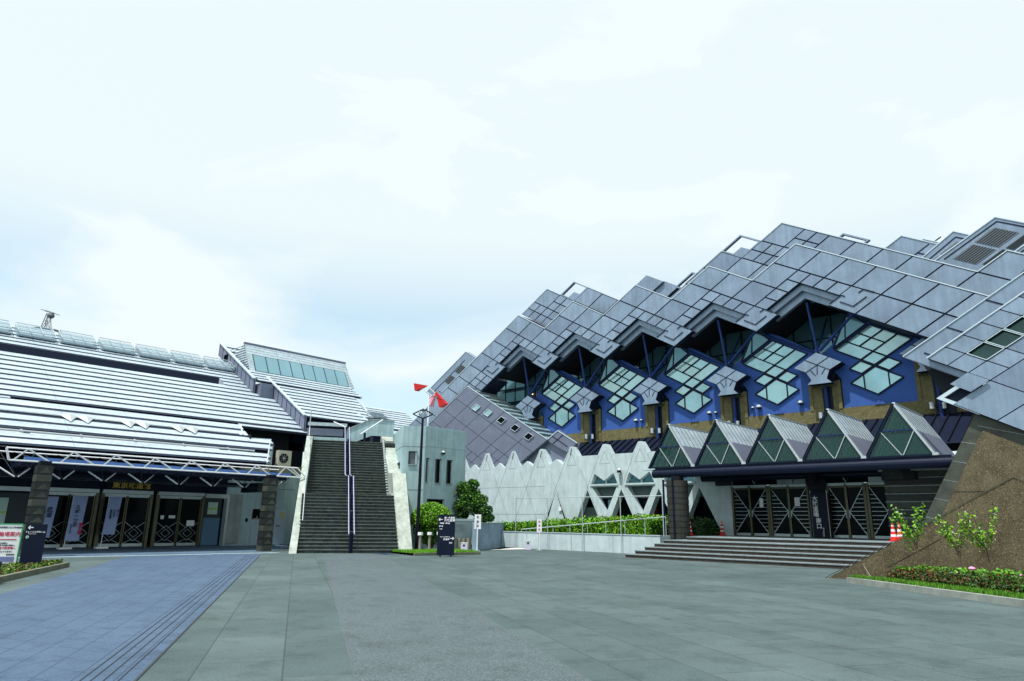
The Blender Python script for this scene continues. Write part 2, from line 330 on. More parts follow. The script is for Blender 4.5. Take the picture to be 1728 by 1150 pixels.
g = MB(); g.box((-27.9, 20.35, .002), (-27.2, 21.0, .012), navy2); o = g.build('drain_cover'); tag(o, 'square dark metal drain cover set in the paving in front of the staircase', 'drain cover')

# ================================================================== MARTIAL ARTS HALL (right)
U, H0, X00, Z00 = 1.4375, .8425, -11.07, 13.17
hall = thing('martial_arts_hall', 'large hall clad in overlapping blue grey metal diamonds above blue walls and white concrete', 'building', (-25, 42, 0))
def nd(i, j, o=(X00, Z00), u=U, h=H0): return (o[0]+u*i, o[1]+h*j)
def rhomb(cx, cz, hw, hh): return [(cx, cz-hh), (cx+hw, cz), (cx, cz+hh), (cx-hw, cz)]
def screen(name, Y, tiles, o=(X00, Z00), u=U, h=H0, depth=.35, pm=panel, trims=(), gap=.072, holes=(), lab=None, mback=None):
    mb = MB()
    for t in tiles:
        ci, cj, s = t[:3]; cx, cz = nd(ci, cj, o, u, h); y = Y+(t[3] if len(t) > 3 else 0)
        if (ci, cj) in holes: continue
        mb.poly(rhomb(cx, cz, u*s, h*s), XZ(y), .05, depth, backing, mside=mback or backing)
        dj = random.uniform(-.008, .008); pmm = random.choice((panel, panel, panel_2, panel_3)) if pm is panel else pm
        mb.poly(rhomb(cx, cz, u*s-gap*1.15, h*s-gap*.68), XZ(y), dj, .049, pmm, mside=pmm)
    for tr in trims:
        for a, b in zip(tr[:-1], tr[1:]):
            a = Vector((nd(*a, o, u, h)[0], Y-.005, nd(*a, o, u, h)[1]+.02)); b = Vector((nd(*b, o, u, h)[0], Y-.005, nd(*b, o, u, h)[1]+.02))
            mb.bar(a, b, .06, .05, edge)
    p = mb.build(name, hall)
    if lab: p['label'] = lab
    return p
def quad(ci, cj, which='TLRB'):
    q = []
    if 'T' in which: q.append((ci, cj+.5, .5))
    if 'L' in which: q.append((ci-.5, cj, .5))
    if 'R' in which: q.append((ci+.5, cj, .5))
    if 'B' in which: q.append((ci, cj-.5, .5))
    return q
YA, YB = 40.1, 42.1
# --- layer A
T = []
for p in (-2, -6, -10, -14, -18):
    T += [(p, 5, 1), (p-1, 4, 1), (p+1, 4, 1)] if p != -6 else [(p, 5, 1), (p-1, 4, 1), (p+1, 4, 1)]
    T += quad(p, 3, 'TLR') + quad(p-1, 2, 'TL') + quad(p+1, 2, 'TR')
    T += [(p-2, 3, 1)]
T += [(0, 3, 1)] + [(i, 3-i, 1) for i in range(1, 9)] + [(i, 1-i, 1) for i in range(1, 9)]
for i in range(-19, -28, -1):
    if i not in (-19, -20): T += [(i, 23+i, 1)]
    if i <= -21: T += quad(i, 21+i) if i in (-21, -23) else [(i, 21+i, 1)]
T += [(-22, -3, 1), (-23, -4, 1), (-24, -5, 1)] + quad(-25, -6)
trA = []
for p in (-2, -6, -10, -14, -18):
    trA += [[(p-2, 4), (p, 6), (p+2, 4)]] if p != -2 else [[(p-2, 4), (p, 6), (8, -4)]]
trA += [[(-20, 4), (-28, -4)]]
seen = set(); T2 = []
for t in T:
    if t[:2] not in seen: seen.add(t[:2]); T2.append(t)
screen('metal_screen', YA, T2, depth=1.9, trims=trA)
# caps at the eave tips with a cut-out pattern
for k in range(6):
    i = -4*k; mb = MB(); cx, cz = nd(i, 1)
    mb.poly(rhomb(cx, cz, U*.955, H0*.955), XZ(YA-.03), 0, .45, panel, mside=panel)
    mb.poly(rhomb(cx, cz, U*.99, H0*.99), XZ(YA), .06, .44, backing)
    def sl(a, b, w=.05):
        pa = Vector((cx+a[0]*U, YA-.045, cz+a[1]*H0)); pb = Vector((cx+b[0]*U, YA-.045, cz+b[1]*H0)); mb.bar(pa, pb, w, w, backing)
    sl((-.5, .05), (-.02, -.45)); sl((-.02, -.45), (.5, .05)); sl((-.9, .02), (-.42, .48)); sl((-.42, .48), (-.28, .36)); sl((.22, .42), (.42, .6)); sl((.42, .6), (.78, .26))
    mb.build('eave_cap', hall)
# --- layer B (behind, upper)
TB = [(-3, 8, 1), (-4, 7, 1)] + quad(-2, 7) + [(-5, 6, 1)] + quad(-4, 7) + quad(-3, 6) + [(-1, 6, 1), (-6, 7, 1), (-6, 5, 1), (-7, 6, 1), (-5, 4, 1)]
TB += [(0, 5, 1), (1, 4, 1), (2, 3, 1), (3, 2, 1), (4, 1, 1), (-2, 5, 1), (-1, 4, 1), (0, 3, 1), (1, 2, 1), (2, 1, 1), (5, 2, 1), (5, 0, 1), (6, 1, 1), (7, 0, 1), (6, -1, 1), (3, 0, 1), (4, -1, 1)]
TB += [(-7, 4, 1), (-8, 5, 1), (-9, 4, 1), (-8, 3, 1)]
TB += [(-12, 5, 1), (-13, 6, 1), (-14, 7, 1), (-13, 4, 1), (-11, 4, 1), (-14, 5, 1), (-11, 6, 1)] + quad(-15, 6)
TB += [(-16, 5, 1), (-17, 8, 1), (-17, 4, 1)] + quad(-18, 7) + quad(-16, 7) + quad(-17, 6) + [(-18, 5, 1), (-15, 4, 1)]
TB = [t for t in TB if t[:2] not in ((-4, 7), (-6, 7), (-18, 5), (-17, 4), (-11, 6))] + [(-6, 7, 1)] + quad(-4, 7)
TB += [(-4, 5, 1), (-3, 4, 1), (-2, 3, 1), (-6, 3, 1)]
seen = set(); T2 = []
for t in TB:
    if t[:2] not in seen: seen.add(t[:2]); T2.append(t)
screen('metal_screen', YB, T2, depth=.9, trims=[[(-8, 6), (-7, 7), (-6, 8)], [(-4, 8), (-3, 9), (4, 2), (5, 3), (8, 0)], [(-14, 8), (-11, 5)], [(-19, 7), (-17, 9), (-16, 8)]])
# hollow diamond frames on the skyline
def frame(ci, cj, Y, s=1.0, block=True, o=(X00, Z00), name='hollow_frame', w=.13):
    cx, cz = nd(ci, cj, o); mb = MB()
    mb.poly(rhomb(cx, cz, U*s, H0*s), XZ(Y), 0, .25, panel, holes=[rhomb(cx, cz, U*s*(1-w), H0*s*(1-w))], mside=panel_v)
    if block: mb.poly(rhomb(cx+.0, cz-H0*.5, U*.45, H0*.43), XZ(Y), .02, .2, panel)
    return mb.build(name, hall)
frame(-5, 8, YB); frame(-15, 8, YB); frame(-7.62, 5.95, YB+.05, .97, False)
mb = MB(); cx, cz = nd(-10.25, 6.75); mb.poly(rhomb(cx, cz, U*.97, H0*.97), XZ(YB+.1), 0, .6, panel, mside=panel_v)
cx, cz = nd(-9.3, 6.05); mb.poly(rhomb(cx, cz, U*.8, H0*.8), XZ(YB+.3), 0, .6, panel, mside=panel_v); mb.build('metal_screen', hall)
frame(-.55, 6.1, YB+.4, 1.0, True)
# --- louvred plates and far layers
def plate(Y, pts, m=panel, d=.5, name='metal_screen', cuts=(), grilles=(), lines=()):
    mb = MB(); P = [nd(*p) for p in pts]; mb.poly(P, XZ(Y), 0, d, m, mside=panel_v)
    for a, b in zip(P, P[1:]+P[:1]):
        if b[0]-a[0] > .2 or True: mb.bar((a[0], Y-.01, a[1]), (b[0], Y-.01, b[1]), .06, .05, edge)
    for a, b in lines:
        a, b = nd(*a), nd(*b); mb.bar((a[0], Y-.004, a[1]), (b[0], Y-.004, b[1]), .02, .075, backing)
    ob = mb.build(name, hall)
    for gpts in grilles:
        gb = MB(); G = [nd(*p) for p in gpts]; gb.poly(G, XZ(Y), -.02, .0, louvre)
        x0 = min(p[0] for p in G); x1 = max(p[0] for p in G)
        A, B, Cc, D = [Vector((p[0], Y-.03, p[1])) for p in G]; n = 9
        for k in range(1, n): gb.bar(A.lerp(D, k/n), B.lerp(Cc, k/n), .02, .03, darkf)
        gb.build('louvre_grille', ob)
    return ob
def rh4(i, j, a, b):   # parallelogram from (i,j): a steps along up-right, b steps along down-right
    return [(i, j), (i+a, j+a), (i+a+b, j+a-b), (i+b, j-b)]
plate(43.6, [(-29, 1), (-25, 5), (-22, 2), (-26, -2)], grilles=[rh4(-26.1, 3.0, .62, .8), rh4(-27.1, 2.0, .62, .8)], lines=[((-28.2, .9), (-25.1, 4)), ((-27.6, .9), (-26.5, -.2)), ((-28.6, .4), (-27, -1.2))])
plate(44.1, [(-1.2, 4), (1.4, 6.55), (7, 1), (5, -2)], lines=[((.8, 3.9), (2.35, 5.45)), ((1.9, 5.0), (3, 3.9)), ((0, 5.2), (2, 3.2))])
plate(44.6, [(0, 4), (1.0, 5.2), (2.12, 6.15), (6, 2.3), (4, 0)], lines=[((1.75, 5.6), (2.3, 5.1)), ((.9, 4.3), (2.75, 6.0))])
plate(43.6, [(1, 3.1), (3.3, 5.75), (7.8, 1.2), (5, -1)], grilles=[rh4(2.75, 4.35, .62, .75), rh4(2.05, 3.62, .6, .75)], lines=[((1.7, 3.4), (3.35, 5.3)), ((3.35, 5.3), (6, 2.7))])
plate(43.1, [(2.2, 3.4), (4.75, 5.82), (8.6, 2.0), (6.2, -.5)], grilles=[rh4(3.98, 4.45, .68, .72), rh4(3.2, 3.62, .7, .72), rh4(4.9, 3.6, .65, .25), rh4(4.1, 2.85, .7, .25)], lines=[((2.9, 3.7), (4.78, 5.5)), ((4.78, 5.5), (7, 3.3)), ((2.7, 3.45), (4.6, 1.6))])
plate(42.7, [(4.0, 1.9), (6.6, 4.5), (9, 2), (6, -1)], lines=[((4.9, 2.5), (6.5, 4.1)), ((4.5, 2.3), (5.2, 1.6))])
# --- notch chevrons (fascia stepping back) and soffits, one set per bay
def chev(cx, z0, z1, w, drop=.586):
    return [(cx-w, z0-w*drop), (cx, z0), (cx+w, z0-w*drop), (cx+w, z1-w*drop), (cx, z1), (cx-w, z1-w*drop)]
for k in range(5):
    cx = X00-2*U-5.75*k
    mb = MB()
    mb.poly(chev(cx+.02, 16.05, 15.30, 2.35), XZ(40.36), 0, .22, panel, mside=panel_v)
    mb.poly(chev(cx+.05, 15.75, 14.86, 1.85), XZ(40.62), 0, .3, panel, mside=panel_v); mb.build('chevron_fascia', hall)
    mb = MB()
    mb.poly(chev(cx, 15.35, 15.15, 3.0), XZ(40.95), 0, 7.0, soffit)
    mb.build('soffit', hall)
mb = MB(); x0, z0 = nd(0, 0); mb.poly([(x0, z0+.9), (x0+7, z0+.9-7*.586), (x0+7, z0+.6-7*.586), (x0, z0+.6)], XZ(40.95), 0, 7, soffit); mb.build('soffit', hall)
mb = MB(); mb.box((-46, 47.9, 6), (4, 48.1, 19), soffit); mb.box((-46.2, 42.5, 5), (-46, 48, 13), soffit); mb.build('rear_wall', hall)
# recessed glazing seen in the openings
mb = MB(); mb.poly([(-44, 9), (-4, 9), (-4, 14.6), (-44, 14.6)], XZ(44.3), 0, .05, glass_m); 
for k in range(34):
    x = -43.5+k*1.19; mb.box((x, 44.22, 9), (x+.07, 44.3, 14.6), navy)
for z in (11.9, 13.1): mb.box((-44, 44.2, z), (-4, 44.29, z+.07), navy)
mb.build('recessed_glazing', hall)

# --- blue wall bays: wall panel, composite diamond window
def bay(cx):
    Y = 42.0
    mb = MB()
    vb = 8.25
    outline = [(cx-1.9, vb), (cx+1.98, vb), (cx+1.98, 10.0), (cx+2.35, 10.6), (cx+2.85, 11.62), (cx+.55, 13.1), (cx-.25, 13.55), (cx-.95, 13.78), (cx-2.2, 12.1), (cx-2.85, 11.62), (cx-2.35, 10.6), (cx-1.9, 10.0)]
    if cx > -12: outline = [(cx-1.9, vb), (cx+2.1, vb), (cx+2.1, 10.9), (cx+3.6, 10.9), (cx+3.6, 11.6), (cx+1.1, 13.2), (cx-.25, 13.9), (cx-.95, 14.1), (cx-2.2, 12.1), (cx-2.85, 11.62), (cx-2.35, 10.6), (cx-1.9, 10.0)]
    mb.poly(outline, XZ(Y), 0, .3, bluep)
    wall = mb.build('blue_wall_panel', hall)
    w = MB(); fr = MB()
    def pane(pts, m=glass_c, y=Y-.03):
        w.poly(pts, XZ(y), 0, .02, random.choice(glass_v) if m is glass_c else m)
        for a, b in zip(pts, pts[1:]+pts[:1]): fr.bar((a[0], y-.03, a[1]), (b[0], y-.03, b[1]), .06, .075, navy)
    q, r = .69, .405
    pane(rhomb(cx, 9.63, 1.38, .81)); fr.bar((cx-.65, Y-.06, 9.2), (cx-.65, Y-.06, 10.06), .05, .06, navy); fr.bar((cx+.65, Y-.06, 9.2), (cx+.65, Y-.06, 10.06), .05, .06, navy)
    pane(rhomb(cx-.73, 10.49, .64, .375)); pane(rhomb(cx+.73, 10.49, .64, .375)); pane(rhomb(cx, 10.93, .66, .39))
    M = (cx, 11.74); 
    pane(rhomb(cx-.69*1.5+.0, 11.74-.4*.5, .01, .01)) if False else None
    # upper mega diamond: lower-left strip, lower-right strip, four small, top row
    def pt(a, b): return (cx+(a-b)*.69, 10.54+(a+b)*.40)       # a along up-right, b along up-left
    def cell(a0, b0, a1, b1, m=glass_c): pane([pt(a0, b0), pt(a1, b0), pt(a1, b1), pt(a0, b1)], m)
    cell(0, 1, 1, 3); cell(1, 0, 3, 1); 
    for a in (1, 2):
        for b in (1, 2): cell(a, b, a+1, b+1, glass_c)
    # big sloping panes left of the diamond
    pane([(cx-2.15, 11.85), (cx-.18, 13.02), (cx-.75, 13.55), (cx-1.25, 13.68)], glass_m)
    fr.bar((cx-1.42, Y-.06, 12.3), (cx-1.3, Y-.06, 13.62), .05, .05, navy)
    fr.tube((cx-.35, Y-.15, 13.32), (cx+2.8, Y-.15, 11.65), .075, navy2, n=8)
    wn = w.build('window', hall); fr.build('window_frame', wn)
for k in range(5): bay(-10.87-5.75*k)
# pier, hood, drain pipe, struts, pipe clamps
def pier(cx, last=False):
    mb = MB(); Y = 42
    mb.box((cx-.92, Y-.06, 7.5), (cx+.9, Y+.35, 9.85), ochre); mb.box((cx-.92, Y-.10, 8.2), (cx-.72, Y-.06, 9.75), ochre); mb.box((cx+.72, Y-.10, 8.2), (cx+.92, Y-.06, 9.9), ochre)
    mb.box((cx-.14, Y-.075, 7.5), (cx+.42, Y-.061, 9.55), navy)
    mb.box((cx-.75, Y-.28, 9.62), (cx+.75, Y-.101, 9.78), ochre)
    mb.build('pier', hall)
    mb = MB(); mb.tube((cx+.12, Y-.22, 6.3), (cx+.12, Y-.22, 9.6), .11, navy2, n=10); p = mb.build('drain_pipe', hall)
    mb = MB(); mb.tube((cx-.28, Y-.3, 7.7), (cx-.28, Y-.3, 8.05), .12, steel); mb.tube((cx+.3, Y-.3, 7.66), (cx+.3, Y-.3, 8.0), .1, steel); mb.bar((cx-.28, Y-.3, 7.85), (cx+.3, Y-.3, 7.85), .05, .05, navy); mb.build('floodlight', hall)
    # hood: four small diamonds over a waisted foot, standing proud of the wall
    mb = MB(); y = 41.1
    o = [(0, 11.55), (1.36, 10.78), (.66, 10.42), (.46, 9.92), (.72, 9.66), (-.66, 9.66), (-.42, 9.92), (-.68, 10.42), (-1.36, 10.78)]
    mb.poly([(cx+a, b) for a, b in o], XZ(y), 0, .8, panel, mside=backing)
    def ln(a, b): mb.bar((cx+a[0], y-.006, a[1]), (cx+b[0], y-.006, b[1]), .02, .045, backing)
    ln((-.68, 11.17), (.66, 10.42)); ln((.68, 11.17), (-.68, 10.42)); ln((0, 10.78), (-.05, 10.2)); ln((-.4, 10.5), (-.15, 10.15)); ln((.42, 10.5), (.2, 10.2))
    mb.build('hood', hall)
for k in range(6): pier(-13.75+5.75*(1-k)+(.0 if k else 0))
def strut(a, b, r=.075):
    m = MB(); m.tube(a, b, r, navy2, n=8); m.build('roof_strut', hall)
for k in range(5):
    cx = -13.75-5.75*k; b = (cx+.02, 41.3, 11.6)
    strut(b, (cx-.1, 40.7, 14.6)); strut((cx+.22, 41.2, 11.65), (cx+2.62, 40.3, 13.35), .085); strut(b, (cx+.9, 44.6, 14.2), .06); strut(b, (cx-.2, 44.4, 14.5), .06); strut(b, (cx-2.4, 44.6, 13.3), .05)
for k in range(5):
    cx = -16.5-5.75*k
    mb = MB(); mb.ball((cx+.7, 44.0, 12.35), .07, lamp_on, 8); mb.build('ceiling_lamp', hall)
# domes lamps on the blue panels
def dome(x, z, r):
    m = MB(); m.ball((x, 41.85, z-.02), r, steel, 10, half=True); m.tube((x, 41.85, z-.1), (x, 41.85, z-.02), r*.95, black); m.build('dome_lamp', hall)
for cx in (-16.65, -22.4, -28.15): 
    if cx == -16.65: continue
    dome(cx+1.2, 8.72, .16); dome(cx+1.65, 8.72, .1)
dome(-16.65-1.55, 8.78, .1); dome(-16.65-1.15, 8.78, .18); dome(-16.65+1.45, 8.78, .16)
for cx in (-10.87, -16.65, -22.4):   # little triangular vents at the panel feet
    m = MB(); m.poly([(cx-.25, 8.25), (cx+.35, 8.25), (cx+.12, 8.5), (cx+.02, 8.3), (cx+.05, 8.55)], XZ(41.93), 0, .06, bluep, mside=navy2); m.build('vent', hall)
# ochre base band, dark louvred strip roof down to the concrete wall
mb = MB(); mb.box((-42, 41.98, 7.45), (-5.5, 42.4, 8.24), ochre); mb.build('base_band', hall)
mb = MB(); mb.box((-8.9, 41.97, 8.2), (-4.5, 42.4, 10.9), ochre); mb.box((-8.0, 41.9, 7.5), (-7.2, 41.965, 10.8), navy); mb.build('base_band', hall)
mb = MB(); mb.add([(-42, 41.95, 7.43), (-3, 41.95, 7.43), (-3, 39.4, 5.6), (-42, 39.4, 5.6)], [(0, 1, 2, 3)], navy)
for k in range(64): x = -41+k*.58; mb.bar((x+.4, 41.85, 7.43), (x, 39.5, 5.73), .05, .1, black)
mb.build('strip_roof', hall)

# --- concrete wall, plane Y=39
P0 = -24.87; SP = 2.87
top = []
def big(x, flat=True): return [(x-.12, 6.84), (x+.12, 6.84)]
mb = MB()
xs_r = [P0-2*SP, P0-SP, P0, P0+SP]     # peaks: -30.61,-27.74,-24.87,-22.0
pts = [(-18.62, .7), (-18.62, 6.12), (-21.45, 6.12)]
for x in (P0+SP, P0, P0-SP, P0-2*SP):
    if x != P0+SP: pts += [(x+.56, 6.12)]
    pts += [(x+.12, 6.84), (x-.12, 6.84)]
    if x != P0-2*SP: pts += [(x-.56, 6.12)]
for k in range(2, 8):      # left, zigzag part (x = P0-2SP is the last of the right-hand peaks)
    x = P0-k*SP
    pts += [(x-.82, 5.6), (x-1.435, 6.01), (x-2.05, 5.6), (x-SP+.12, 6.84), (x-SP-.12, 6.84)]
pts += [(P0-8*SP-.9, 5.6), (P0-8*SP-.9, .0), (-18.62, .0)]
pts = pts[:1]+pts[1:]
holes = []
def lam(x, zt=3.75, zb=.5, s=2.08): return [(x-(zt-zb)/s, zb), (x+(zt-zb)/s, zb), (x, zt)]
for x in (-32.08, -29.23, -26.42, -23.57, -20.72): holes.append(lam(x, s=2.05) if x > -32 else lam(x, s=2.15))
for x in (-27.81, -24.97, -22.1):
    holes.append([(x-1.02, 3.95), (x+1.04, 3.95), (x+.04, 2.05)])
    holes.append([(x-1.12, 4.14), (x+1.1, 4.14), (x+.78, 4.85), (x-.02, 4.36), (x-.8, 4.85)])
XS = -33.48
ptsR = [p for p in pts if p[0] > XS]; ptsR = [(-18.62, .0)]+[p for p in ptsR if p[1] > .8]+[(XS, 6.84), (XS, .0)]
holesR = [h for h in holes]
mb.poly(ptsR, XZ(39), 0, .55, conc_w, holes=holesR)
ptsL = [(XS, 0), (XS, 6.84)]+[p for p in pts if p[0] < XS and p[1] > .8]+[(P0-8*SP-.9, 0)]
mb.poly(ptsL, XZ(39), 0, .55, conc_w)
# shallow joint lines (board joints) as thin recess strips
def jl(a, b): mb.bar((a[0], 38.998, a[1]), (b[0], 38.998, b[1]), .006, .012, granite)
for k in range(0, 8):
    x = P0-k*SP
    if k >= 2: jl((x-.2, 6.6), (x-2.9, 1.0)); jl((x-.82, 5.55), (x+1.4, 1.0)) if False else jl((x+.8, 5.2), (x+2.6, 1.4))
    else: jl((x-.5, 6.05), (x-2.2, 2.4)); jl((x+.56, 6.0), (x+1.3, 4.4))
    jl((x-.43, 5.5), (x+.43, 5.5)); jl((x-.43, 5.5), (x, 6.35)); jl((x+.43, 5.5), (x, 6.35))
for z in (2.1, 4.1):
    jl((-48, z), (-33.1, z))
cw = mb.build('concrete_wall', hall)
mb = MB()
for x in (-33.43, -36.3, -30.6, -39.17, -42.04): mb.ball((x, 38.95, 6.72), .05, steel, 8); mb.bar((x, 38.97, 6.6), (x-.12, 38.97, 6.25), .02, .03, darkf)
mb.build('wall_bolts', cw)
mb = MB()
for x in (-27.81, -24.97, -22.1):   # sills and muntins in the openings
    mb.box((x-1.16, 38.93, 4.02), (x+1.16, 39.2, 4.13), conc_w); mb.bar((x, 39.25, 4.36), (x, 39.25, 4.14), .04, .1, conc_w)
mb.build('window_sill', cw)
mb = MB(); mb.box((-34, 39.75, .6), (-18.9, 39.8, 5.2), glass_d)
for x in (-27.81, -24.97, -22.1): mb.box((x-1.3, 39.6, 3.2), (x+1.3, 39.74, 3.97), mat('shade roller', (.10, .14, .15), .7)); mb.poly([(x-1.1, 4.14), (x+1.1, 4.14), (x+.7, 4.8), (x, 4.36), (x-.7, 4.8)], XZ(39.4), 0, .02, glass_m)
mb.poly([(-24.9, 2.2), (-24.2, 2.2), (-24.2, 3.2), (-24.9, 3.2)], XZ(39.7), 0, .03, mat('red curtain', (.16, .01, .015), .8))
mb.box((-28.0, 39.68, 1.0), (-27.4, 39.74, 3.1), mat('pale curtain', (.12, .2, .24), .8)); mb.box((-30.2, 39.68, 1.0), (-28.9, 39.74, 2.6), MATS['shade roller'])
mb.build('hall_glazing', cw)
mb = MB(); mb.box((-31.75, 38.9, 2.35), (-31.5, 38.93, 2.6), paper); mb.build('paper_notice', cw)
m = MB(); m.ball((-26.43, 38.8, 4.98), .16, steel, 10, half=True); m.tube((-26.43, 38.8, 4.84), (-26.43, 38.8, 4.96), .15, black); m.build('dome_lamp', hall)

# --- lower left screen C in front of the facade, with small diamond windows, and the ribbed strip roof behind it
oC = (-41.9, 12.66); uC, hC = 1.485, .857
TC = []; winC = []
for a in range(0, 7):       # a steps along the top-right edge (down-right), b rows down-left
    for b in range(0, 6):
        ci, cj = a-b, -1-a-b
        x, z = nd(ci, cj, oC, uC, hC)
        if z < 5.4 or x < -49.5: continue
        if a == 6: continue
        zt = z
        if a-b in (1, 2, 3) and False: pass
        if b <= 1 or z > 7.4: TC.append((ci, cj, 1))
        else: TC += quad(ci, cj, 'TLRB')
for k in range(1, 6): pass
screen('metal_screen', 39.15, TC, oC, uC, hC, depth=.2, pm=panel_v, trims=[[(0, 0), (6, -6)], [(0, 0), (-4, -4)]], gap=.035, mback=panel_v)
for px, py in ((803, 688), (823, 697), (846, 709.5), (869, 722.5), (892, 737)):   # small diamond windows
    mb = MB(); p = W(px, py, 1, 39.1); R4 = rhomb(p.x, p.z, .52, .30); mb.poly(R4, XZ(39.11), 0, .03, glass_c if px < 830 else glass_d)
    for a, b in zip(R4, R4[1:]+R4[:1]): mb.bar((a[0], 39.09, a[1]), (b[0], 39.09, b[1]), .03, .035, edge)
    mb.build('window', hall)
mb = MB()   # teeth down behind the concrete peaks
P = [(-49, 5.4), (-49, 8.5), (-41.9, 8.5), (-33.4, 7.55), (-32.2, 8.25), (-30.3, 7.05), (-31.0, 5.4)]
mb.poly(P, XZ(39.56), 0, .1, panel_v)
R5 = rhomb(-32.0, 7.1, 1.45, .84); mb.poly([(-33.2, 7.5), (-32.1, 8.12), (-30.35, 7.1), (-31.3, 6.5)], XZ(39.3), 0, .2, panel_v); mb.bar((-33.2, 39.28, 7.5), (-32.1, 39.28, 8.14), .05, .06, edge); mb.bar((-32.1, 39.28, 8.14), (-30.3, 39.28, 7.1), .05, .06, edge)
for a, b in (((-32.7, 7.8), (-31.2, 6.9)), ((-31.6, 7.8), (-32.6, 7.2))): mb.bar((a[0], 39.29, a[1]), (b[0], 39.29, b[1]), .02, .06, backing)
mb.build('metal_screen', hall)
mb = MB()
n = 30
for k in range(n):
    a = k/n; x0 = -41.8+a*11.6; z0 = 12.58-a*11.6*.579; x1 = x0+11.6/n; z1 = z0-11.6/n*.579
    zz = -.02 if k % 2 else -.06
    mb.add([(x0, 39.34, z0+zz), (x1, 39.34, z1+zz), (x1, 41.95, z1+zz), (x0, 41.95, z0+zz)], [(0, 1, 2, 3)], glass_c if k % 2 else backing)
    mb.bar((x0, 39.34, z0), (x0, 41.95, z0), .07, .08, steel)
mb.build('ribbed_glass_roof', hall)
mb = MB(); mb.box((-48.6, 41.0, 6), (-42.6, 41.6, 11.6), navy2); mb.build('blue_side_wall', hall)
mb = MB(); mb.poly([(-46.2, 6), (-42.0, 6), (-43.6, 10.5), (-45.4, 10.6)], XZ(40.4), 0, .3, conc_w); mb.build('concrete_gable', hall)

# --- near right screens R (plane Y=33)
oR = (-4.37, 7.37); uR, hR = 1.40, .82
TR = [(0, -1, 1), (1, 0, 1), (2, 1, 1), (1, -2, 1), (2, -1, 1), (3, 0, 1), (2, -3, 1), (3, -2, 1), (4, -1, 1), (3, -4, 1), (4, -3, 1)]
TR += quad(0, 1, 'LRB') + quad(1, 2, 'RB') + [(1, 2.5, .5), (.5, 2, .5)][:0] + quad(2, 3, 'LRB')
TR += [(-1, 1.5, .5), (0, 2.5, 0.5), (-.5, 2, .5), (.5, 3, .5), (1, 3.5, .5), (1.5, 4, .5), (2, 4.5, .5), (3, 2, 1), (4, 1, 1), (3, 4, 1), (5, 0, 1), (4, 3, 1), (5, 2, 1)]
seen = set(); T2 = []
for t in TR:
    if t[:2] not in seen: seen.add(t[:2]); T2.append(t)
TRr = [t for t in T2 if t[:2] not in ((0, 1.5), (.5, 2), (1, 2.5))]
screen('metal_screen', 33.0, TRr, oR, uR, hR, depth=.5, trims=[[(-1.5, 1.5), (2.5, 5.5)]], gap=.035)
for ci, cj in ((0, 1.5), (.5, 2), (1, 2.5), (1.5, 3)):
    mb = MB(); cx, cz = nd(ci, cj, oR, uR, hR); R4 = rhomb(cx, cz, uR*.46, hR*.46); mb.poly(R4, XZ(33.2), 0, .03, glass_g2)
    for a, b in zip(R4, R4[1:]+R4[:1]): mb.bar((a[0], 32.99, a[1]), (b[0], 32.99, b[1]), .05, .03, edge); mb.bar((a[0], 33.1, a[1]), (b[0], 33.1, b[1]), .2, .02, backing)
    mb.build('window', hall)
mb = MB()   # plate just behind (long bright edge) and plate's underside
A = [nd(*p, oR, uR, hR) for p in ((-2.2, 1.85), (2.0, 6.05), (5.5, 2.5), (.8, -1.2))]
mb.poly(A, XZ(33.3), 0, .5, panel, mside=panel_v)
for a, b in ((A[0], A[1]), (A[1], A[2])): mb.bar((a[0], 33.28, a[1]), (b[0], 33.28, b[1]), .035, .04, edge)
mb.bar((A[0][0], 33.28, A[0][1]), (A[3][0], 33.28, A[3][1]), .03, .03, panel_v)
for (a, b) in (((-.9, 3.1), (-.0, 2.2)), ((-1.6, 1.9), (-1.3, 1.6)), ((.2, 4.2), (1.2, 3.2)), ((1.2, 5.2), (2.4, 4.0))):
    a, b = nd(*a, oR, uR, hR), nd(*b, oR, uR, hR); mb.bar((a[0], 33.29, a[1]), (b[0], 33.29, b[1]), .02, .06, backing)
mb.build('metal_screen', hall)
mb = MB()   # small hanging diamond and the open frame under it
cx, cz = nd(-.5, 0, oR, uR, hR); mb.poly(rhomb(cx, cz, .68, .40), XZ(32.86), 0, .06, panel, mside=edge)
fr_o = [nd(*p, oR, uR, hR) for p in ((-1.42, -.62), (-.45, .35), (.55, -.6), (-.42, -1.62))]; fr_i = [nd(*p, oR, uR, hR) for p in ((-1.22, -.62), (-.5, .1), (.3, -.62), (-.42, -1.36))]
mb.poly(fr_o, XZ(33.07), 0, .2, edge, holes=[fr_i]); a, b = nd(-.82, -.95, oR, uR, hR), nd(.1, -.05, oR, uR, hR); mb.bar((a[0], 33.1, a[1]), (b[0], 33.1, b[1]), .08, .08, edge)
mb.poly(fr_i, XZ(33.24), 0, .03, backing); mb.build('hollow_frame', hall)
mb = MB(); mb.poly([(-6.2, 6.9), (-4.2, 5.6), (2, 2), (2, 14), (-1, 13.5), (-6.9, 8.6)], XZ(34.2), 0, .3, soffit); mb.build('rear_wall', hall)

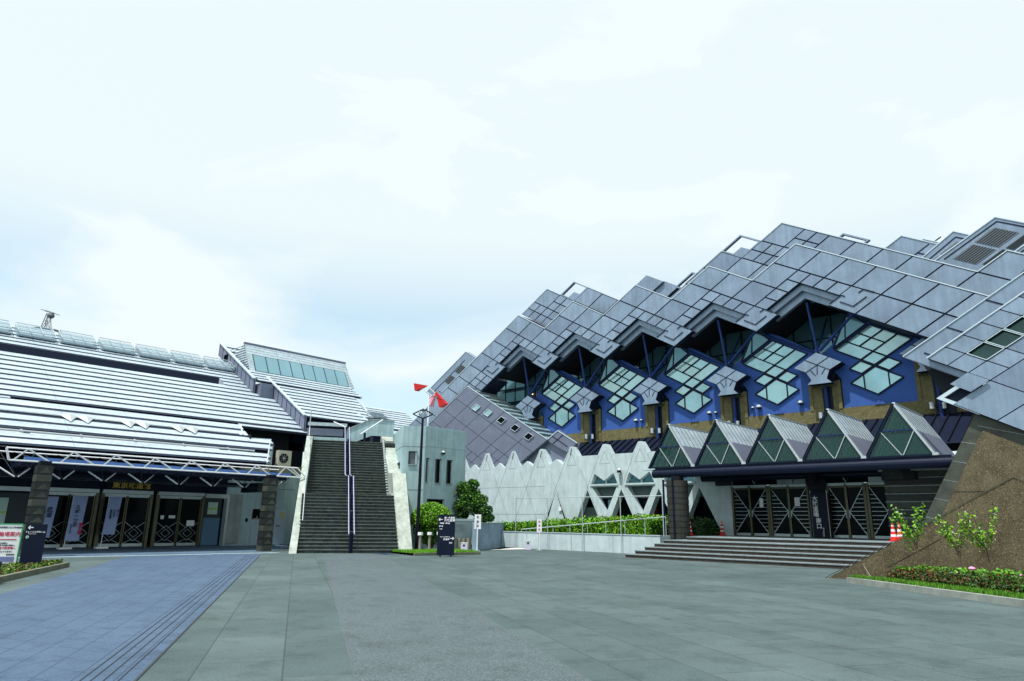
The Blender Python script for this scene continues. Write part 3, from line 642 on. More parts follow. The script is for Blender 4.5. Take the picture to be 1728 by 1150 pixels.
# --- stone wing wall with bordered edge, and horizontally coursed porch side wall
mb = MB(); X = lambda z: -5.17-(6.01-z)/1.78
outer = [(X(-.1), -.1), (3, -.1), (3, 4.2), (-2.2, 4.55), (-5.12, 6.12)]
mb.poly(outer, XZ(33.3), 0, .6, stonegr)
inner = [(-4.93, 5.42), (-7.85, .3), (3, .3), (3, 3.0), (-3.0, 4.35)]
mb.poly([(-4.93, 5.42), (-4.93-(5.42-.2)/1.78, .2), (3, .2), (3, 2.4), (-3.0, 4.32)], XZ(33.26), 0, .039, stonebr)
for z in (1.2, 2.0, 2.75, 3.5, 4.25, 5.0): mb.bar((X(z), 33.295, z), (X(z)+.92, 33.295, z-.22), .01, .016, conc_d)
mb.bar((-5.08, 33.295, 5.62), (-2.0, 33.295, 4.62), .01, .018, conc_d)
for z in (3.0, 1.9): mb.bar((-4.93-(5.42-z)/1.78+.05, 33.255, z), (3, 33.255, z), .01, .016, granite)
o = mb.build('stone_wall'); tag(o, 'tall slanting wall of brown aggregate with a dark green granite border beside the entrance', 'wall')
mb = MB()
for k in range(9):
    z0 = .96+k*.37; mb.box((-9.8, 36.9, z0), (-5.5, 37.5, z0+.37-.001), stonegr if k % 2 == 0 else granite)
    mb.box((-9.82, 36.88, z0+.27), (-5.5, 36.9, z0+.31), conc_d)
mb.tube((-9.1, 37.0, 3.75), (-9.1, 37.0, 4.4), .8, granite, n=16); mb.box((-9.9, 36.5, 4.15), (-5.0, 37.4, 4.24), conc_d)
o = mb.build('porch_side_wall'); tag(o, 'horizontally coursed dark stone wall right of the hall doors behind the saplings', 'wall')
mb = MB()   # wedge wall in front
wp = [(-8.35, -.1), (-2.95, 2.95), (2.2, -.1)]
mb.poly(wp, XZ(23.45), 0, .5, stonebr); mb.bar((-8.35, 23.44, -.05), (-2.95, 23.44, 2.97), .02, .02, stonegr); mb.bar((-2.95, 23.44, 2.97), (2.2, 23.44, -.05), .02, .02, stonegr)
mb.box((-8.4, 23.45, -.1), (-8.39, 23.5, -.05), granite)
mb.bar((-6.4, 23.445, .42), (-4.9, 23.445, 1.28), .006, .012, granite)
o = mb.build('wedge_wall'); tag(o, 'low triangular wall of brown aggregate rising to the right behind the planter', 'wall')
mb = MB(); mb.poly([(-2.72, 2.05), (-2.2, 1.6), (-2.2, 3.2), (-2.6, 2.9)], XZ(24.2), 0, .5, navy)
mb.poly([(-3.2, 2.0), (3.5, 1.0), (3.5, 4.2), (-2.1, 3.4)], XZ(26.0), 0, .5, navy); o = mb.build('steel_shelter'); tag(o, 'dark navy steel edge showing at the far right behind the wedge wall peak', 'shelter')

# ================================================================== ENTRANCE STEPS, PORCH
mb = MB()
tr = .55
for k in range(5):
    z = .16*(k+1); y = 28.6+tr*k; xl = -19.25+.2*k
    mb.box((xl, y, z-.16), (3, 32.3 if k < 4 else 34.9, z-.035), riser_m); mb.box((xl-.02, y-.03, z-.035), (3, 32.3 if k < 4 else 34.9, z), steps_m)
    for x in range(24): mb.box((xl+1.0*x+.5, y-.033, z-.16), (xl+1.0*x+.515, y-.03, z), darkf)
mb.box((-18.0, 32.3, .8), (3, 39.4, .925), riser_m); mb.box((-18.02, 32.27, .925), (3, 39.4, .96), steps_m)
mb.box((-20.6, 34.9, 0), (-18.0, 39.0, .955), steps_m)
o = mb.build('entrance_steps'); tag(o, 'wide flight of six low dark stone steps with pale treads before the hall entrance', 'steps')

# doors of the hall
def hall_door(x0, x1):
    w = (x1-x0)/2; Y = 39.05
    fr = MB()
    for x in (x0, x0+w, x1): fr.box((x-.06, Y-.06, .96), (x+.06, Y+.1, 3.75), bronze)
    fr.box((x0, Y-.05, 3.66), (x1, Y+.1, 3.8), alum)
    f = fr.build('door_frame', hall)
    for s in range(2):
        a, b = x0+w*s+.09, x0+w*(s+1)-.09; d = MB(); d.box((a, Y+.02, 1.02), (b, Y+.05, 3.63), glass_d); d.box((a, Y-.02, .98), (b, Y+.06, 1.12), alum); d.box((a, Y, 3.56), (b, Y+.06, 3.64), bronze)
        f1, f2 = (a, b) if s == 0 else (b, a)
        d.bar((f1, Y-.005, 3.55), (f2, Y-.005, 2.3), .02, .03, alum); d.bar((f2, Y-.005, 2.3), (f1, Y-.005, 1.15), .02, .03, alum)
        for k in range(10):      # bars filling the outer triangle
            z = 1.28+k*.21; t = abs(z-2.3)/1.25; xe = f2+(f1-f2)*t
            if abs(xe-f1) > .05: d.bar((f1, Y, z), (xe, Y, z), .015, .022, alum)
        dl = d.build('door', hall); h = MB(); h.bar((f2, Y-.03, 2.0), (f2, Y-.03, 2.4), .04, .03, alum); h.build('handle', dl)
hall_door(-18.62, -16.52); hall_door(-16.38, -14.25); hall_door(-13.2, -11.35); hall_door(-11.2, -9.3)
mb = MB(); mb.box((-18.6, 39.1, 3.8), (-9, 39.2, 5.3), glass_d); mb.box((-18.7, 39.5, .9), (-9, 39.52, 3.8), soffit)
mb.box((-15.9, 39.02, 3.82), (-13.9, 39.1, 4.3), conc_d); mb.box((-11.1, 39.02, 3.82), (-9.3, 39.1, 4.35), conc_w); mb.box((-19.6, 38.9, 3.8), (-18.6, 39.0, 4.3), soffit)
mb.box((-14.2, 38.9, .96), (-13.25, 39.3, 4.3), soffit); mb.tube((-13.7, 38.2, 3.7), (-13.7, 38.2, 4.4), .3, black); mb.box((-14.1, 38.95, .96), (-13.98, 39.0, 1.1), alum)
for x in (-17.2, -15.05, -12.2): mb.bar((x-.3, 39.0, 4.35), (x, 39.0, 3.85), .04, .04, alum); mb.bar((x, 39.0, 3.85), (x+.3, 39.0, 4.35), .04, .04, darkf)
mb.build('transom', hall)
m = MB(); m.box((-17.0+.0, 39.0, 2.55), (-16.78, 39.03, 3.05), paper); m.build('paper_notice', hall)
m = MB(); m.box((-15.0, 39.0, 2.6), (-14.72, 39.03, 3.08), paper); m.build('paper_notice', hall)
nb = thing('standing_banner', 'tall narrow navy banner with white vertical writing between the hall doors', 'banner', (-13.6, 38.5, .96))
m = MB(); m.box((-13.95, 38.5, 1.0), (-13.1, 38.53, 3.3), navy); m.build('banner_cloth', nb)
m = MB(); m.tube((-13.95, 38.52, .96), (-13.95, 38.52, 3.4), .02, steel); m.tube((-13.1, 38.52, .96), (-13.1, 38.52, 3.4), .02, steel); m.box((-14.0, 38.3, .96), (-13.05, 38.7, .99), black); m.build('stand', nb)
text_mesh('大武道場', .29, white, 'lettering', nb, Vector((-13.72, 38.49, 2.55))-nb.location, ROT_NY, vert=True, bold=.006)
text_mesh('南口', .29, white, 'lettering', nb, Vector((-13.62, 38.49, 1.68))-nb.location, ROT_NY, vert=True, bold=.006)
text_mesh('地下駐車場', .1, white, 'lettering', nb, Vector((-13.42, 38.49, 1.25))-nb.location, ROT_NY, vert=True)

# ================================================================== ENTRANCE CANOPY
can = thing('entrance_canopy', 'entrance canopy of five glazed triangular prisms on a thick navy tube beam', 'canopy', (-14, 36, 0))
def prism(cx):
    Yf, Yb, zt, zb, hw = 34.0, 39.0, 6.95, 4.6, 1.36
    f = MB()
    for sgn in (-1, 1):
        f.bar((cx, Yf, zt), (cx+sgn*hw, Yf, zb), .09, .11, navy if sgn < 0 else steel, (0, 1, 0))
    f.bar((cx-hw, Yf, zb), (cx+hw, Yf, zb), .1, .09, navy); f.bar((cx, Yf, zt+.03), (cx, Yb, zt+.03), .12, .07, edge)
    zm = 5.75; xm = hw*(zt-zm)/(zt-zb)
    f.bar((cx-xm, Yf, zm), (cx+xm, Yf, zm), .04, .045, navy2)
    for sg in (-1, 1): f.bar((cx+sg*xm, Yf, zm), (cx+.1, Yf, zb), .03, .035, steel)
    f.box((cx+hw-.1, Yf-.06, zb-.02), (cx+hw+.12, Yf+.2, zb+.1), steel)
    fr = f.build('canopy_frame', can)
    g = MB(); g.poly([(cx-hw+.05, zb), (cx+hw-.05, zb), (cx, zt-.03)], XZ(Yf+.03), 0, .01, glass_g); g.build('front_glass', can)
    # left slope: louvre tubes seen through the glass ; right slope: standing seam metal over a plain apron
    l = MB()
    for k in range(9):
        y = Yf+.3+k*.58
        l.obox((cx-hw, y, zb), (hw, 0, zt-zb), (0, .3, 0), (-.03, 0, .03), slat_pale)
    l.add([(cx-hw-.12, Yf, zb), (cx-.10, Yf, zt), (cx-.10, Yb, zt), (cx-hw-.12, Yb, zb)], [(0, 1, 2, 3)], granite); l.build('louvre_slope', can)
    r = MB(); d = Vector((hw, 0, zb-zt)); nrm = Vector((zt-zb, 0, hw)).normalized()
    t = (zt-zm)/(zt-zb)
    r.obox(Vector((cx, Yf+.05, zt)), d*t, (0, Yb-Yf-.05, 0), nrm*.03, slatm)
    n = 10
    for k in range(n+1):
        y = Yf+.05+k*(Yb-Yf-.1)/n; r.bar(Vector((cx, y, zt))+nrm*.035, Vector((cx, y, zt))+d*t+nrm*.035, .016, .02, slat_gap)
    r.obox(Vector((cx, Yf+.05, zt))+d*t, d*(1-t), (0, Yb-Yf-.05, 0), nrm*.03, panel_v)
    r.build('metal_slope', can)
    b = MB(); b.poly([(cx-hw+.05, zb+.05), (cx+hw-.05, zb+.05), (cx, zt-.05)], XZ(Yb-.05), 0, .04, glass_d); b.build('rear_glass', can)
slat_pale = mat('pale green louvre', (.32, .50, .44), .5, .1)
for k in range(5): prism(-19.72+2.87*k)
mb = MB(); mb.tube((-20.8, 33.95, 4.25), (-5.6, 33.95, 4.25), .22, navy, n=14)
for k in range(16): x = -20.3+k*.96; mb.tube((x, 33.95, 4.25), (x+.03, 33.95, 4.25), .23, black, n=14)
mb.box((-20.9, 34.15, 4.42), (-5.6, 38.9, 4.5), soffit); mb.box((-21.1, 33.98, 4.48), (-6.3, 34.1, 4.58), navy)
mb.box((-21.5, 33.9, 4.5), (-20.7, 34.2, 4.56), edge)
mb.tube((-20.4, 38.8, 4.25), (-5.6, 38.8, 4.25), .2, navy, n=12)
mb.build('beam', can)
mb = MB()
for k in range(10):
    z0 = .8+k*.305; mb.tube((-19.35, 33.95, z0), (-19.35, 33.95, z0+.235), .58, granite_c, n=20); mb.tube((-19.35, 33.95, z0+.235), (-19.35, 33.95, z0+.305), .565, granbr, n=20)
mb.tube((-19.35, 33.95, 3.84), (-19.35, 33.95, 4.1), .33, black, n=14)
mb.box((-19.32, 33.3, .8), (-19.25, 33.38, 3.95), navy); mb.box((-19.98, 33.45, .8), (-19.9, 33.53, 3.9), navy)
mb.build('column', can)

# ================================================================== RAMP WALL, RAILS, HEDGE
mb = MB(); mb.box((-31.1, 32.4, 0), (-19.62, 32.65, .95), conc_w); mb.box((-31.15, 32.37, .95), (-19.6, 32.68, .985), edge)
for x in (-28.0, -25.5, -22.6): mb.box((x, 32.394, 0), (x+.012, 32.4, .95), darkf)
mb.box((-19.9, 32.65, .0), (-19.6, 34.9, .95), conc_w)
o = mb.build('ramp_wall'); tag(o, 'long low pale concrete wall in front of the hedge left of the entrance steps', 'wall')
rail = thing('handrail_frame', 'tall thin galvanised rail frame and sloping handrail in front of the low concrete wall', 'railing', (-26, 32.2, 0))
m = MB()
yR = 32.25; topz = W(1000, 839, 1, yR).z
xs = [W(870, 900, 1, yR).x, W(924, 900, 1, yR).x, W(983, 900, 1, yR).x, W(1048, 900, 1, yR).x]; xe = W(1118, 850, 1, yR).x
m.tube((xs[0], yR, topz), (xe, yR, topz), .025, steel, n=6)
for x in xs: m.tube((x, yR, 0), (x, yR, topz), .025, steel, n=6)
m.tube((xe, yR, .95), (xe, yR, topz), .025, steel, n=6); m.build('frame', rail)
m = MB(); a = W(880, 893.5, 1, 32.75); b = W(1123, 872.5, 1, 32.75); m.tube(a, b, .028, steel, n=6)
for k in range(9): p = a.lerp(b, k/8); m.tube((p.x, p.y, .95), p, .018, steel, n=6)
m.build('handrail', rail)
def leaves(mb, pts, size, mats, flat=.3, jit=.5):
    for p in pts:
        s = size*random.uniform(.6, 1.3); a = Vector((random.gauss(0, 1), random.gauss(0, 1), random.gauss(0, .7))).normalized(); b = Vector((random.gauss(0, 1), random.gauss(0, 1), random.gauss(0, 1))); b = (b-a*a.dot(b)).normalized()
        p = Vector(p); mb.add([p-a*s*.5, p+b*s*.28, p+a*s*.5, p-b*s*.28], [(0, 1, 2, 3)], random.choice(mats))
def blob(n, c, r, shell=.75, lumps=None):
    out = []
    while len(out) < n:
        d = Vector((random.gauss(0, 1), random.gauss(0, 1), random.gauss(0, 1))).normalized(); k = random.uniform(shell, 1.05)
        out.append(Vector(c)+Vector((d.x*r[0], d.y*r[1], d.z*r[2]))*k)
    return out
mb = MB()
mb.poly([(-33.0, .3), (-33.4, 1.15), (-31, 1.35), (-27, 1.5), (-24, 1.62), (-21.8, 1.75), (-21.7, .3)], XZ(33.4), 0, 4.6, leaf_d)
pts = []
for k in range(15000):
    x = random.uniform(-33.6, -20.7); t = (x+33.4)/12.6; zt = 1.25+.62*t+.10*math.sin(x*5.1)+.07*math.sin(x*11+1); y = random.choice((33.2, 33.2, random.uniform(33.2, 38.2)))
    z = zt+random.uniform(-.05, .16) if y > 33.21 else random.uniform(.6, zt+.05)
    pts.append((x, y+random.uniform(-.12, .12), z))
leaves(mb, pts, .16, [leaf_l, leaf_l, leaf_l, leaf_m, mat('yellow green leaves', (.25, .42, .02), .6, 0, .3, 5)])
leaves(mb, [(-21.62+random.uniform(-.1, .12), random.uniform(33.2, 38), random.uniform(.5, 1.85)) for k in range(2600)], .16, [leaf_l, leaf_l, leaf_m])
leaves(mb, [(random.uniform(-24, -21), 33.15, random.uniform(1.5, 1.95)) for k in range(90)], .13, [leaf_r])
o = mb.build('hedge', fix=False); tag(o, 'long clipped bright green azalea hedge behind the low concrete wall', 'hedge')
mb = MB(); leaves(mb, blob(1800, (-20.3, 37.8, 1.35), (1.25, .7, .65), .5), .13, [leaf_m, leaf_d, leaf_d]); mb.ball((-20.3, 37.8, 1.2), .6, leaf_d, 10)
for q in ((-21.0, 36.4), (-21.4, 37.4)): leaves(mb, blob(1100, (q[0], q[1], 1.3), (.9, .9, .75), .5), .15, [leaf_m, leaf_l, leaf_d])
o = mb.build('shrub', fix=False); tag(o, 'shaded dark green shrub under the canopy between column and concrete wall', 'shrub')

# ================================================================== CONES
def cone(loc, label, rz=0):
    t = thing('traffic_cone', label, 'traffic cone', loc, 'red and white traffic cones at the hall entrance', rz)
    b = MB(); b.box((-.19, -.19, 0), (.19, .19, .035), redcone); b.build('base', t, local=True)
    c = MB(); zs = [.035, .2, .3, .42, .52, .64, .70, .8]; R = lambda z: .15-.115*z/.8
    for i, (z0, z1) in enumerate(zip(zs, zs[1:])): c.tube((0, 0, z0), (0, 0, z1), R(z0), white if i in (1, 3, 5) else redcone, R(z1), n=16, cap=(i == 6))
    c.build('cone_body', t, local=True, smooth=False); return t
c0 = cone(W(1164.8, 904, 2, .96), 'red and white cone standing in the sun beside the round canopy column')
dup(c0, W(1205, 900.5, 2, .96) if False else Vector((-19.0, 38.2, .96)), 'shaded cone at the wall between the dark shrub and the hall doors', .4)
pC = W(1520, 914.5, 2, .96)
dup(c0, (pC.x, pC.y, .96), 'right hand cone of the touching pair at the right end of the steps', .3)
dup(c0, (pC.x-.28, pC.y+.12, .96), 'left hand cone of the touching pair at the right end of the steps', .8)

# ================================================================== RIGHT PLANTER
K0 = Vector((-7.7, 23.0, 0)); Ka = Vector((-7.15, 21.95, 0)); K1 = Vector((-1.9, 17.9, 0)); d = (K1-Ka).normalized(); nrm = Vector((-d.y, d.x, 0))
mb = MB(); mb.obox(Ka, d*7.2, nrm*.16, (0, 0, .15), mat('kerb concrete', (.26, .28, .26), .9, 0, .25, 3, .1, 40)); o = mb.build('planter_kerb'); 
mb.v and None; tag(o, 'pale concrete kerb edging the planting bed at the right', 'kerb')
mb = MB(); mb.add([Ka+nrm*.16+Vector((0, 0, .12)), Ka+d*7.2+nrm*.16+Vector((0, 0, .12)), (2, 23.44, .12), (-7.4, 23.44, .12)], [(0, 1, 2, 3)], soil)
o = struct(mb.build('planter_soil'))
mb = MB()
def bed(t, w): return Ka+d*t+nrm*w
for k in range(9000):
    t = random.uniform(0.0, 7.2); w = random.uniform(.17, .75)*(1 if t > .6 else .5); p = bed(t, w); h = random.uniform(.04, .14); a = random.uniform(0, 6.28)
    mb.add([p+Vector((.012, 0, .12)), p+Vector((-.012, .01, .12)), p+Vector((math.cos(a)*.05, math.sin(a)*.05, .12+h))], [(0, 1, 2)], random.choice((grassm, leaf_l, leaf_m)))
o = mb.build('grass', fix=False); o['kind'] = 'stuff'; tag(o, 'short bright grass along the inside of the planter kerb', 'grass')
shr = [(1.15, .95, .42, .30), (1.9, 1.0, .52, .36), (2.7, 1.05, .55, .36), (3.5, 1.1, .58, .38), (4.3, 1.1, .6, .4), (5.1, 1.15, .62, .42), (5.9, 1.2, .68, .46), (6.7, 1.25, .7, .5)]
nm = ['leftmost low shrub of the planting bed, with rusty leaves at the kerb end', 'second low shrub of the planting bed from the left, just left of the first sapling', 'low shrub at the foot of the first flowering sapling', 'low shrub between the first and second saplings under a pink flower', 'low shrub at the foot of the second sapling', 'bushy shrub with white flowers below the third sapling', 'bushy green shrub right of the third sapling', 'tallest shrub at the right end of the planting bed']
for k, (t, w, r, h) in enumerate(shr):
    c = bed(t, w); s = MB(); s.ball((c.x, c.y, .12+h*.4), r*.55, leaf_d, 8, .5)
    ms = [leaf_m, leaf_d, leaf_d, leaf_r, leaf_r] if k < 3 else [leaf_m, leaf_r, leaf_m, leaf_d, leaf_d]
    leaves(s, blob(1700, (c.x, c.y, .12+h*.5), (r*.95, r*.8, h*.62), .35), .075, ms)
    leaves(s, blob(350, (c.x, c.y+.3, .12+h), (r*.8, r*.5, h*.35), .2), .08, [leaf_l, leaf_l, leaf_m])
    if k in (3, 5, 6): leaves(s, blob(14 if k > 3 else 5, (c.x, c.y, .12+h), (r*.7, r*.4, .12), .2), .07, [petal, petalp])
    if k == 3: s.ball((c.x-.05, c.y, .12+h+.12), .08, petalp, 8, .6)
    o = s.build('shrub', fix=False); tag(o, nm[k], 'shrub', 'low shrubs in the right planting bed')
def sapling(base, top, spread, label, n=5, dens=38, lean=0):
    t = thing('sapling', label, 'tree', base, 'flowering saplings in the planting bed')
    tr = MB(); B = Vector(base); tk = B+Vector((lean, 0, (top-base[2])*.5)); tr.tube(B, tk, .022, bark, .015, n=6)
    lv = MB(); ends = []
    for k in range(n):
        a = 2*math.pi*k/n+random.uniform(-.4, .4); e = B+Vector((math.cos(a)*spread*random.uniform(.6, 1), math.sin(a)*spread*.6, (top-base[2])*random.uniform(.72, 1.0)))
        if k == 0: e = Vector((B.x-spread, B.y, base[2]+(top-base[2])*.86))
        if k == 1: e = Vector((B.x+spread*.55, B.y, top))
        s0 = B.lerp(tk, random.uniform(.55, 1)); tr.tube(s0, e, .011, bark, .005, n=5)
        for q in range(dens):
            u = random.uniform(.25, 1.03); c = s0.lerp(e, u)+Vector((random.gauss(0, .055), random.gauss(0, .055), random.gauss(0, .055)))
            leaves(lv, [c], .095, [leaf_l, leaf_l, leaf_m, MATS['yellow green leaves']])
        if random.random() < .8: leaves(lv, [e.lerp(s0, random.uniform(0, .7))+Vector((random.gauss(0, .05), 0, .03)) for _ in range(5)], .06, [petal])
    tr.build('trunk', t); lv.build('crown', t, fix=False)
b1 = W(1552, 958, 1, 22.0); b2 = W(1620, 945, 1, 22.2); b3 = W(1667, 935, 1, 22.4)
sapling((b1.x, 22.0, .15), 2.15, .55, 'leftmost sapling, growing in front of the wedge wall edge near the cones', 7, 60)
sapling((b2.x, 22.2, .15), 2.05, .48, 'middle sapling with dark stem and white blossom low on its crown', 6, 55)
sapling((b3.x, 22.4, .15), 2.1, .55, 'rightmost sapling with the most white blossom, against the brown wall', 7, 55)
m = MB(); p = W(1470, 972, 1, 22.9); m.tube((p.x, 22.9, .1), (p.x-.16, 22.9, .42), .025, woodm, .015, n=6); m.tube((p.x-.09, 22.9, .27), (p.x-.2, 22.95, .5), .012, woodm, .006, n=5); o = m.build('bare_stake'); tag(o, 'bare pale forked stick leaning at the left tip of the planting bed', 'stick')

# ================================================================== LEFT BUILDING
lb = thing('entrance_building', 'long low building with white ribbed metal roofs sloping to glass entrance doors', 'building', (-44, 12, 0))
T30 = .5774
def zr(x, dz=0): return 4.51+T30*(-36-x)+dz
dn = Vector((T30, 0, 1)).normalized(); dd = Vector((1, 0, -T30)).normalized()
def slats(x_lo, x_hi, y0, y1, n, dz=0, name='roof', gap=.27, base=True, end=None, m=slatm, parent=lb, thick=.05):
    """ribbed roof between two x values: n boards stepping down the 30 degree slope"""
    mb = MB(); L = (x_lo-x_hi)/math.cos(math.radians(30)); p = L/n
    o = Vector((x_hi, 0, zr(x_hi, dz)))
    for k in range(n):
        a = o+dd*(p*k+gap*.0); e = y1
        if end: xa = a.x; e = end(xa)
        tilt = dn*.03
        wv = dd*(p*(1-gap))
        mb.obox(Vector((a.x, y0, a.z))+dn*.0, wv+dn*.02, (0, e-y0, 0), dn*.02, m)
        mb.obox(Vector((a.x, y0, a.z))+wv+dn*.0, dd*(p*gap), (0, e-y0-.005, 0), dn*.012, slat_gap)  # near-flush dark strip: the shadow gap below each board, put in as colour
    if base:
        b0 = Vector((x_hi, 0, zr(x_hi, dz)))-dn*.10; b1 = b0+dd*L
        ye0 = end(x_hi) if end else y1; ye1 = end(x_lo) if end else y1
        mb.add([(b0.x, y0, b0.z), (b1.x, y0, b1.z), (b1.x, ye1-.02, b1.z), (b0.x, ye0-.02, b0.z)], [(0, 1, 2, 3)], slat_gap)
    return mb.build(name, parent)
YL = -14
# eave zone, with a gutter slot, then main field, the long dark slot, and the top strip with skylights
slats(-36.0, -37.05, YL, 18.55, 2, end=lambda x: 18.6+(-36-x)*.55)
slats(-37.45, -38.8, YL, 19.0, 2, end=lambda x: 18.6+(-36-x)*.55)
slats(-38.8, -40.35, YL, 18.9, 2)
slats(-40.6, -46.2, YL, 23.75, 9, name='roof')
slats(-40.35, -40.6, YL, 7.3, 1, base=False)
slats(-46.2, -47.35, 20.3, 22.6, 2, name='roof')
slats(-47.35, -50.6, YL, 22.6, 6, name='roof')
slats(-40.3, -41.15, 18.9, 23.85, 2, dz=-.05, name='roof', gap=.1)
mb = MB()
mb.box((-40.6, YL, zr(-40.45)-.22), (-40.3, 23.7, zr(-40.45)-.16), slat_gap)
mb.add([(-37.5, YL, zr(-37.5)-.25), (-36.9, YL, zr(-36.9)-.25), (-36.9, 18.7, zr(-36.9)-.25), (-37.5, 18.7, zr(-37.5)-.25)], [(0, 1, 2, 3)], slat_gap)
for k in range(14): y = 17.0-k*2.4; mb.bar((-37.5, y, zr(-37.5)-.03), (-37.0, y, zr(-37.0)-.03), .08, .05, steel)
mb.tube((-37.1, YL, zr(-37.25)+.0), (-37.1, 18.4, zr(-37.25)+.0), .05, steel)
mb.build('gutter', lb)
mb = MB()   # the long recess: dark back wall and floor, lit end cheek
mb.box((-47.36, YL, 9.5), (-47.3, 20.3, zr(-47.35)-.02), slat_gap); mb.add([(-47.3, YL, 9.6), (-46.2, YL, zr(-46.2)-.12), (-46.2, 20.3, zr(-46.2)-.12), (-47.3, 20.3, 9.6)], [(0, 1, 2, 3)], slatm)
mb.poly([(-47.3, 9.6), (-45.2, 9.6), (-45.2, zr(-45.2)), (-47.3, zr(-47.3))], ((0, 20.3, 0), (1, 0, 0), (0, 0, 1), (0, 1, 0)), 0, .06, slatm)
mb.build('roof_recess', lb)
mb = MB(); mb.tube((-39.0, -5, zr(-39.0)+.07), (-39.0, 18.3, zr(-39.0)+.07), .05, steel, n=8)    # snow rail with zigzag lamps
mb.bar((-38.95, 18.5, zr(-38.95)+.08), (-40.25, 18.9, zr(-40.25)+.08), .08, .06, edge); mb.bar((-38.75, 18.85, zr(-38.7)+.02), (-38.85, 20.25, zr(-38.8)+.02), .1, .1, edge); mb.build('snow_rail', lb)
for y in (8.3, 10.9, 13.5):
    mb = MB(); z = lambda x: zr(x)+.1
    y0 = W(102 if y < 9 else (205 if y < 12 else 292), 690, 0, -39).y
    for s in (0, .75):
        mb.add([(-39.05, y0+s, z(-39.05)), (-39.05, y0+s+.8, z(-39.05)), (-38.45, y0+s+.42, z(-38.45)), (-38.95, y0+s+.42, z(-38.9)+.15)], [(0, 1, 2), (0, 2, 3), (1, 3, 2)], steel)
    mb.build('roof_lantern', lb)
for k in range(7):      # glass ridge skylights
    y = 6.2+2.3*k; mb = MB(); y1 = y+1.95
    a = Vector((-50.0, 0, zr(-50.0))); L = dd*1.35
    mb.obox((a.x, y, a.z+.05), L, (0, y1-y, 0), dn*.3, glass_sky)
    for s in (0, .33, .66, 1): mb.bar(Vector((a.x, y+(y1-y)*s, a.z+.05))+dn*.39, Vector((a.x, y+(y1-y)*s, a.z+.05))+L+dn*.39, .05, .04, steel)
    for u in (0, .5, 1): q = a+L*u+dn*.4+Vector((0, 0, .05)); mb.bar((q.x, y, q.z), (q.x, y1, q.z), .05, .05, edge if u != 1 else steel)
    q = a+L+Vector((0, 0, .02)); mb.bar((q.x, y, q.z), (q.x, y1+.05, q.z), .1, .1, backing)
    mb.obox((a.x, y+.1, a.z+.06), L*.95, (0, y1-y-.2, 0), dn*.12, slatm)
    mb.build('skylight', lb)
mb = MB(); mb.box((-50.9, 22.0, 12.9), (-50.2, 22.5, 13.6), panel_v); mb.build('roof_fin', lb)
# raised roof 2 over the stair landing, with violet side fascia
def fascia(x_hi, x_lo, y, dz, h, nm='side_fascia', nseg=8):
    mb = MB()
    a = [(x_hi, zr(x_hi, dz)+.06), (x_lo, zr(x_lo, dz)+.06), (x_lo, zr(x_lo, dz)+.06-h), (x_hi, zr(x_hi, dz)+.06-h)]
    mb.poly(a, ((0, y, 0), (1, 0, 0), (0, 0, 1), (0, 1, 0)), 0, .12, panel_v); mb.bar((x_hi, y-.01, zr(x_hi, dz)+.1), (x_lo, y-.01, zr(x_lo, dz)+.1), .2, .08, edge)
    for k in range(nseg+1):
        x = x_hi+(x_lo-x_hi)*k/nseg; mb.bar((x, y-.004, zr(x, dz)+.04), (x-.0, y-.004, zr(x, dz)+.06-h), .02, .045, backing)
    mb.build(nm, lb)
slats(-40.5, -46.9, 23.45, 28.9, 12, dz=.95, name='roof', end=lambda x: 28.85+(-40.5-x)*.27)
slats(-45.2, -47.0, 22.2, 30.9, 4, dz=1.05, name='roof')
fascia(-46.3, -40.45, 23.3, .98, 1.0, nseg=9); fascia(-51.9, -45.5, 22.0, 1.0, 1.05, nseg=9)
slats(-48.4, -52, 22.1, 31.0, 4, dz=1.0)
mb = MB(); mb.add([(-40.5, 23.4, zr(-40.5, .8)), (-40.5, 28.8, zr(-40.5, .8)), (-42.4, 28.8, 6.5), (-42.4, 23.4, 6.5)], [(0, 1, 2, 3)], navy); mb.box((-42.7, 23.4, 6.0), (-42.4, 30.2, 9.0), mat('ribbed dusk metal', (.06, .08, .12), .5, .3, .2, 5))
for k in range(22): mb.box((-42.39, 23.5+k*.3, 6.6), (-42.35, 23.54+k*.3, 8.6), black)
mb.build('landing_wall', lb)
mb = MB(); mb.box((-42.2, 28.9, 6.3), (-41.0, 30.4, 8.7), MATS['ribbed dusk metal'])
for k in range(5): z = 8.75+k*.12; mb.box((-41.0-.2*k, 28.9, z-.05), (-40.7-.2*k, 30.3, z), slatm)
mb.bar((-44.3, 30.2, zr(-44.3, 1.0)), (-40.9, 29.1, zr(-40.9, 1.0)), .1, .1, edge); mb.bar((-42.5, 28.4, zr(-42.5, 1.02)), (-40.6, 28.9, zr(-40.6, 1.0)), .09, .09, edge)
mb.build('roof_corner', lb)
mb = MB(); mb.box((-46.2, 22.3, 9.2), (-45.0, 23.25, zr(-45.6, .7)), panel_v); mb.box((-46.4, 23.2, 9.0), (-45.8, 23.3, zr(-46.0, 1.0)), panel_v); mb.build('roof_corner', lb)
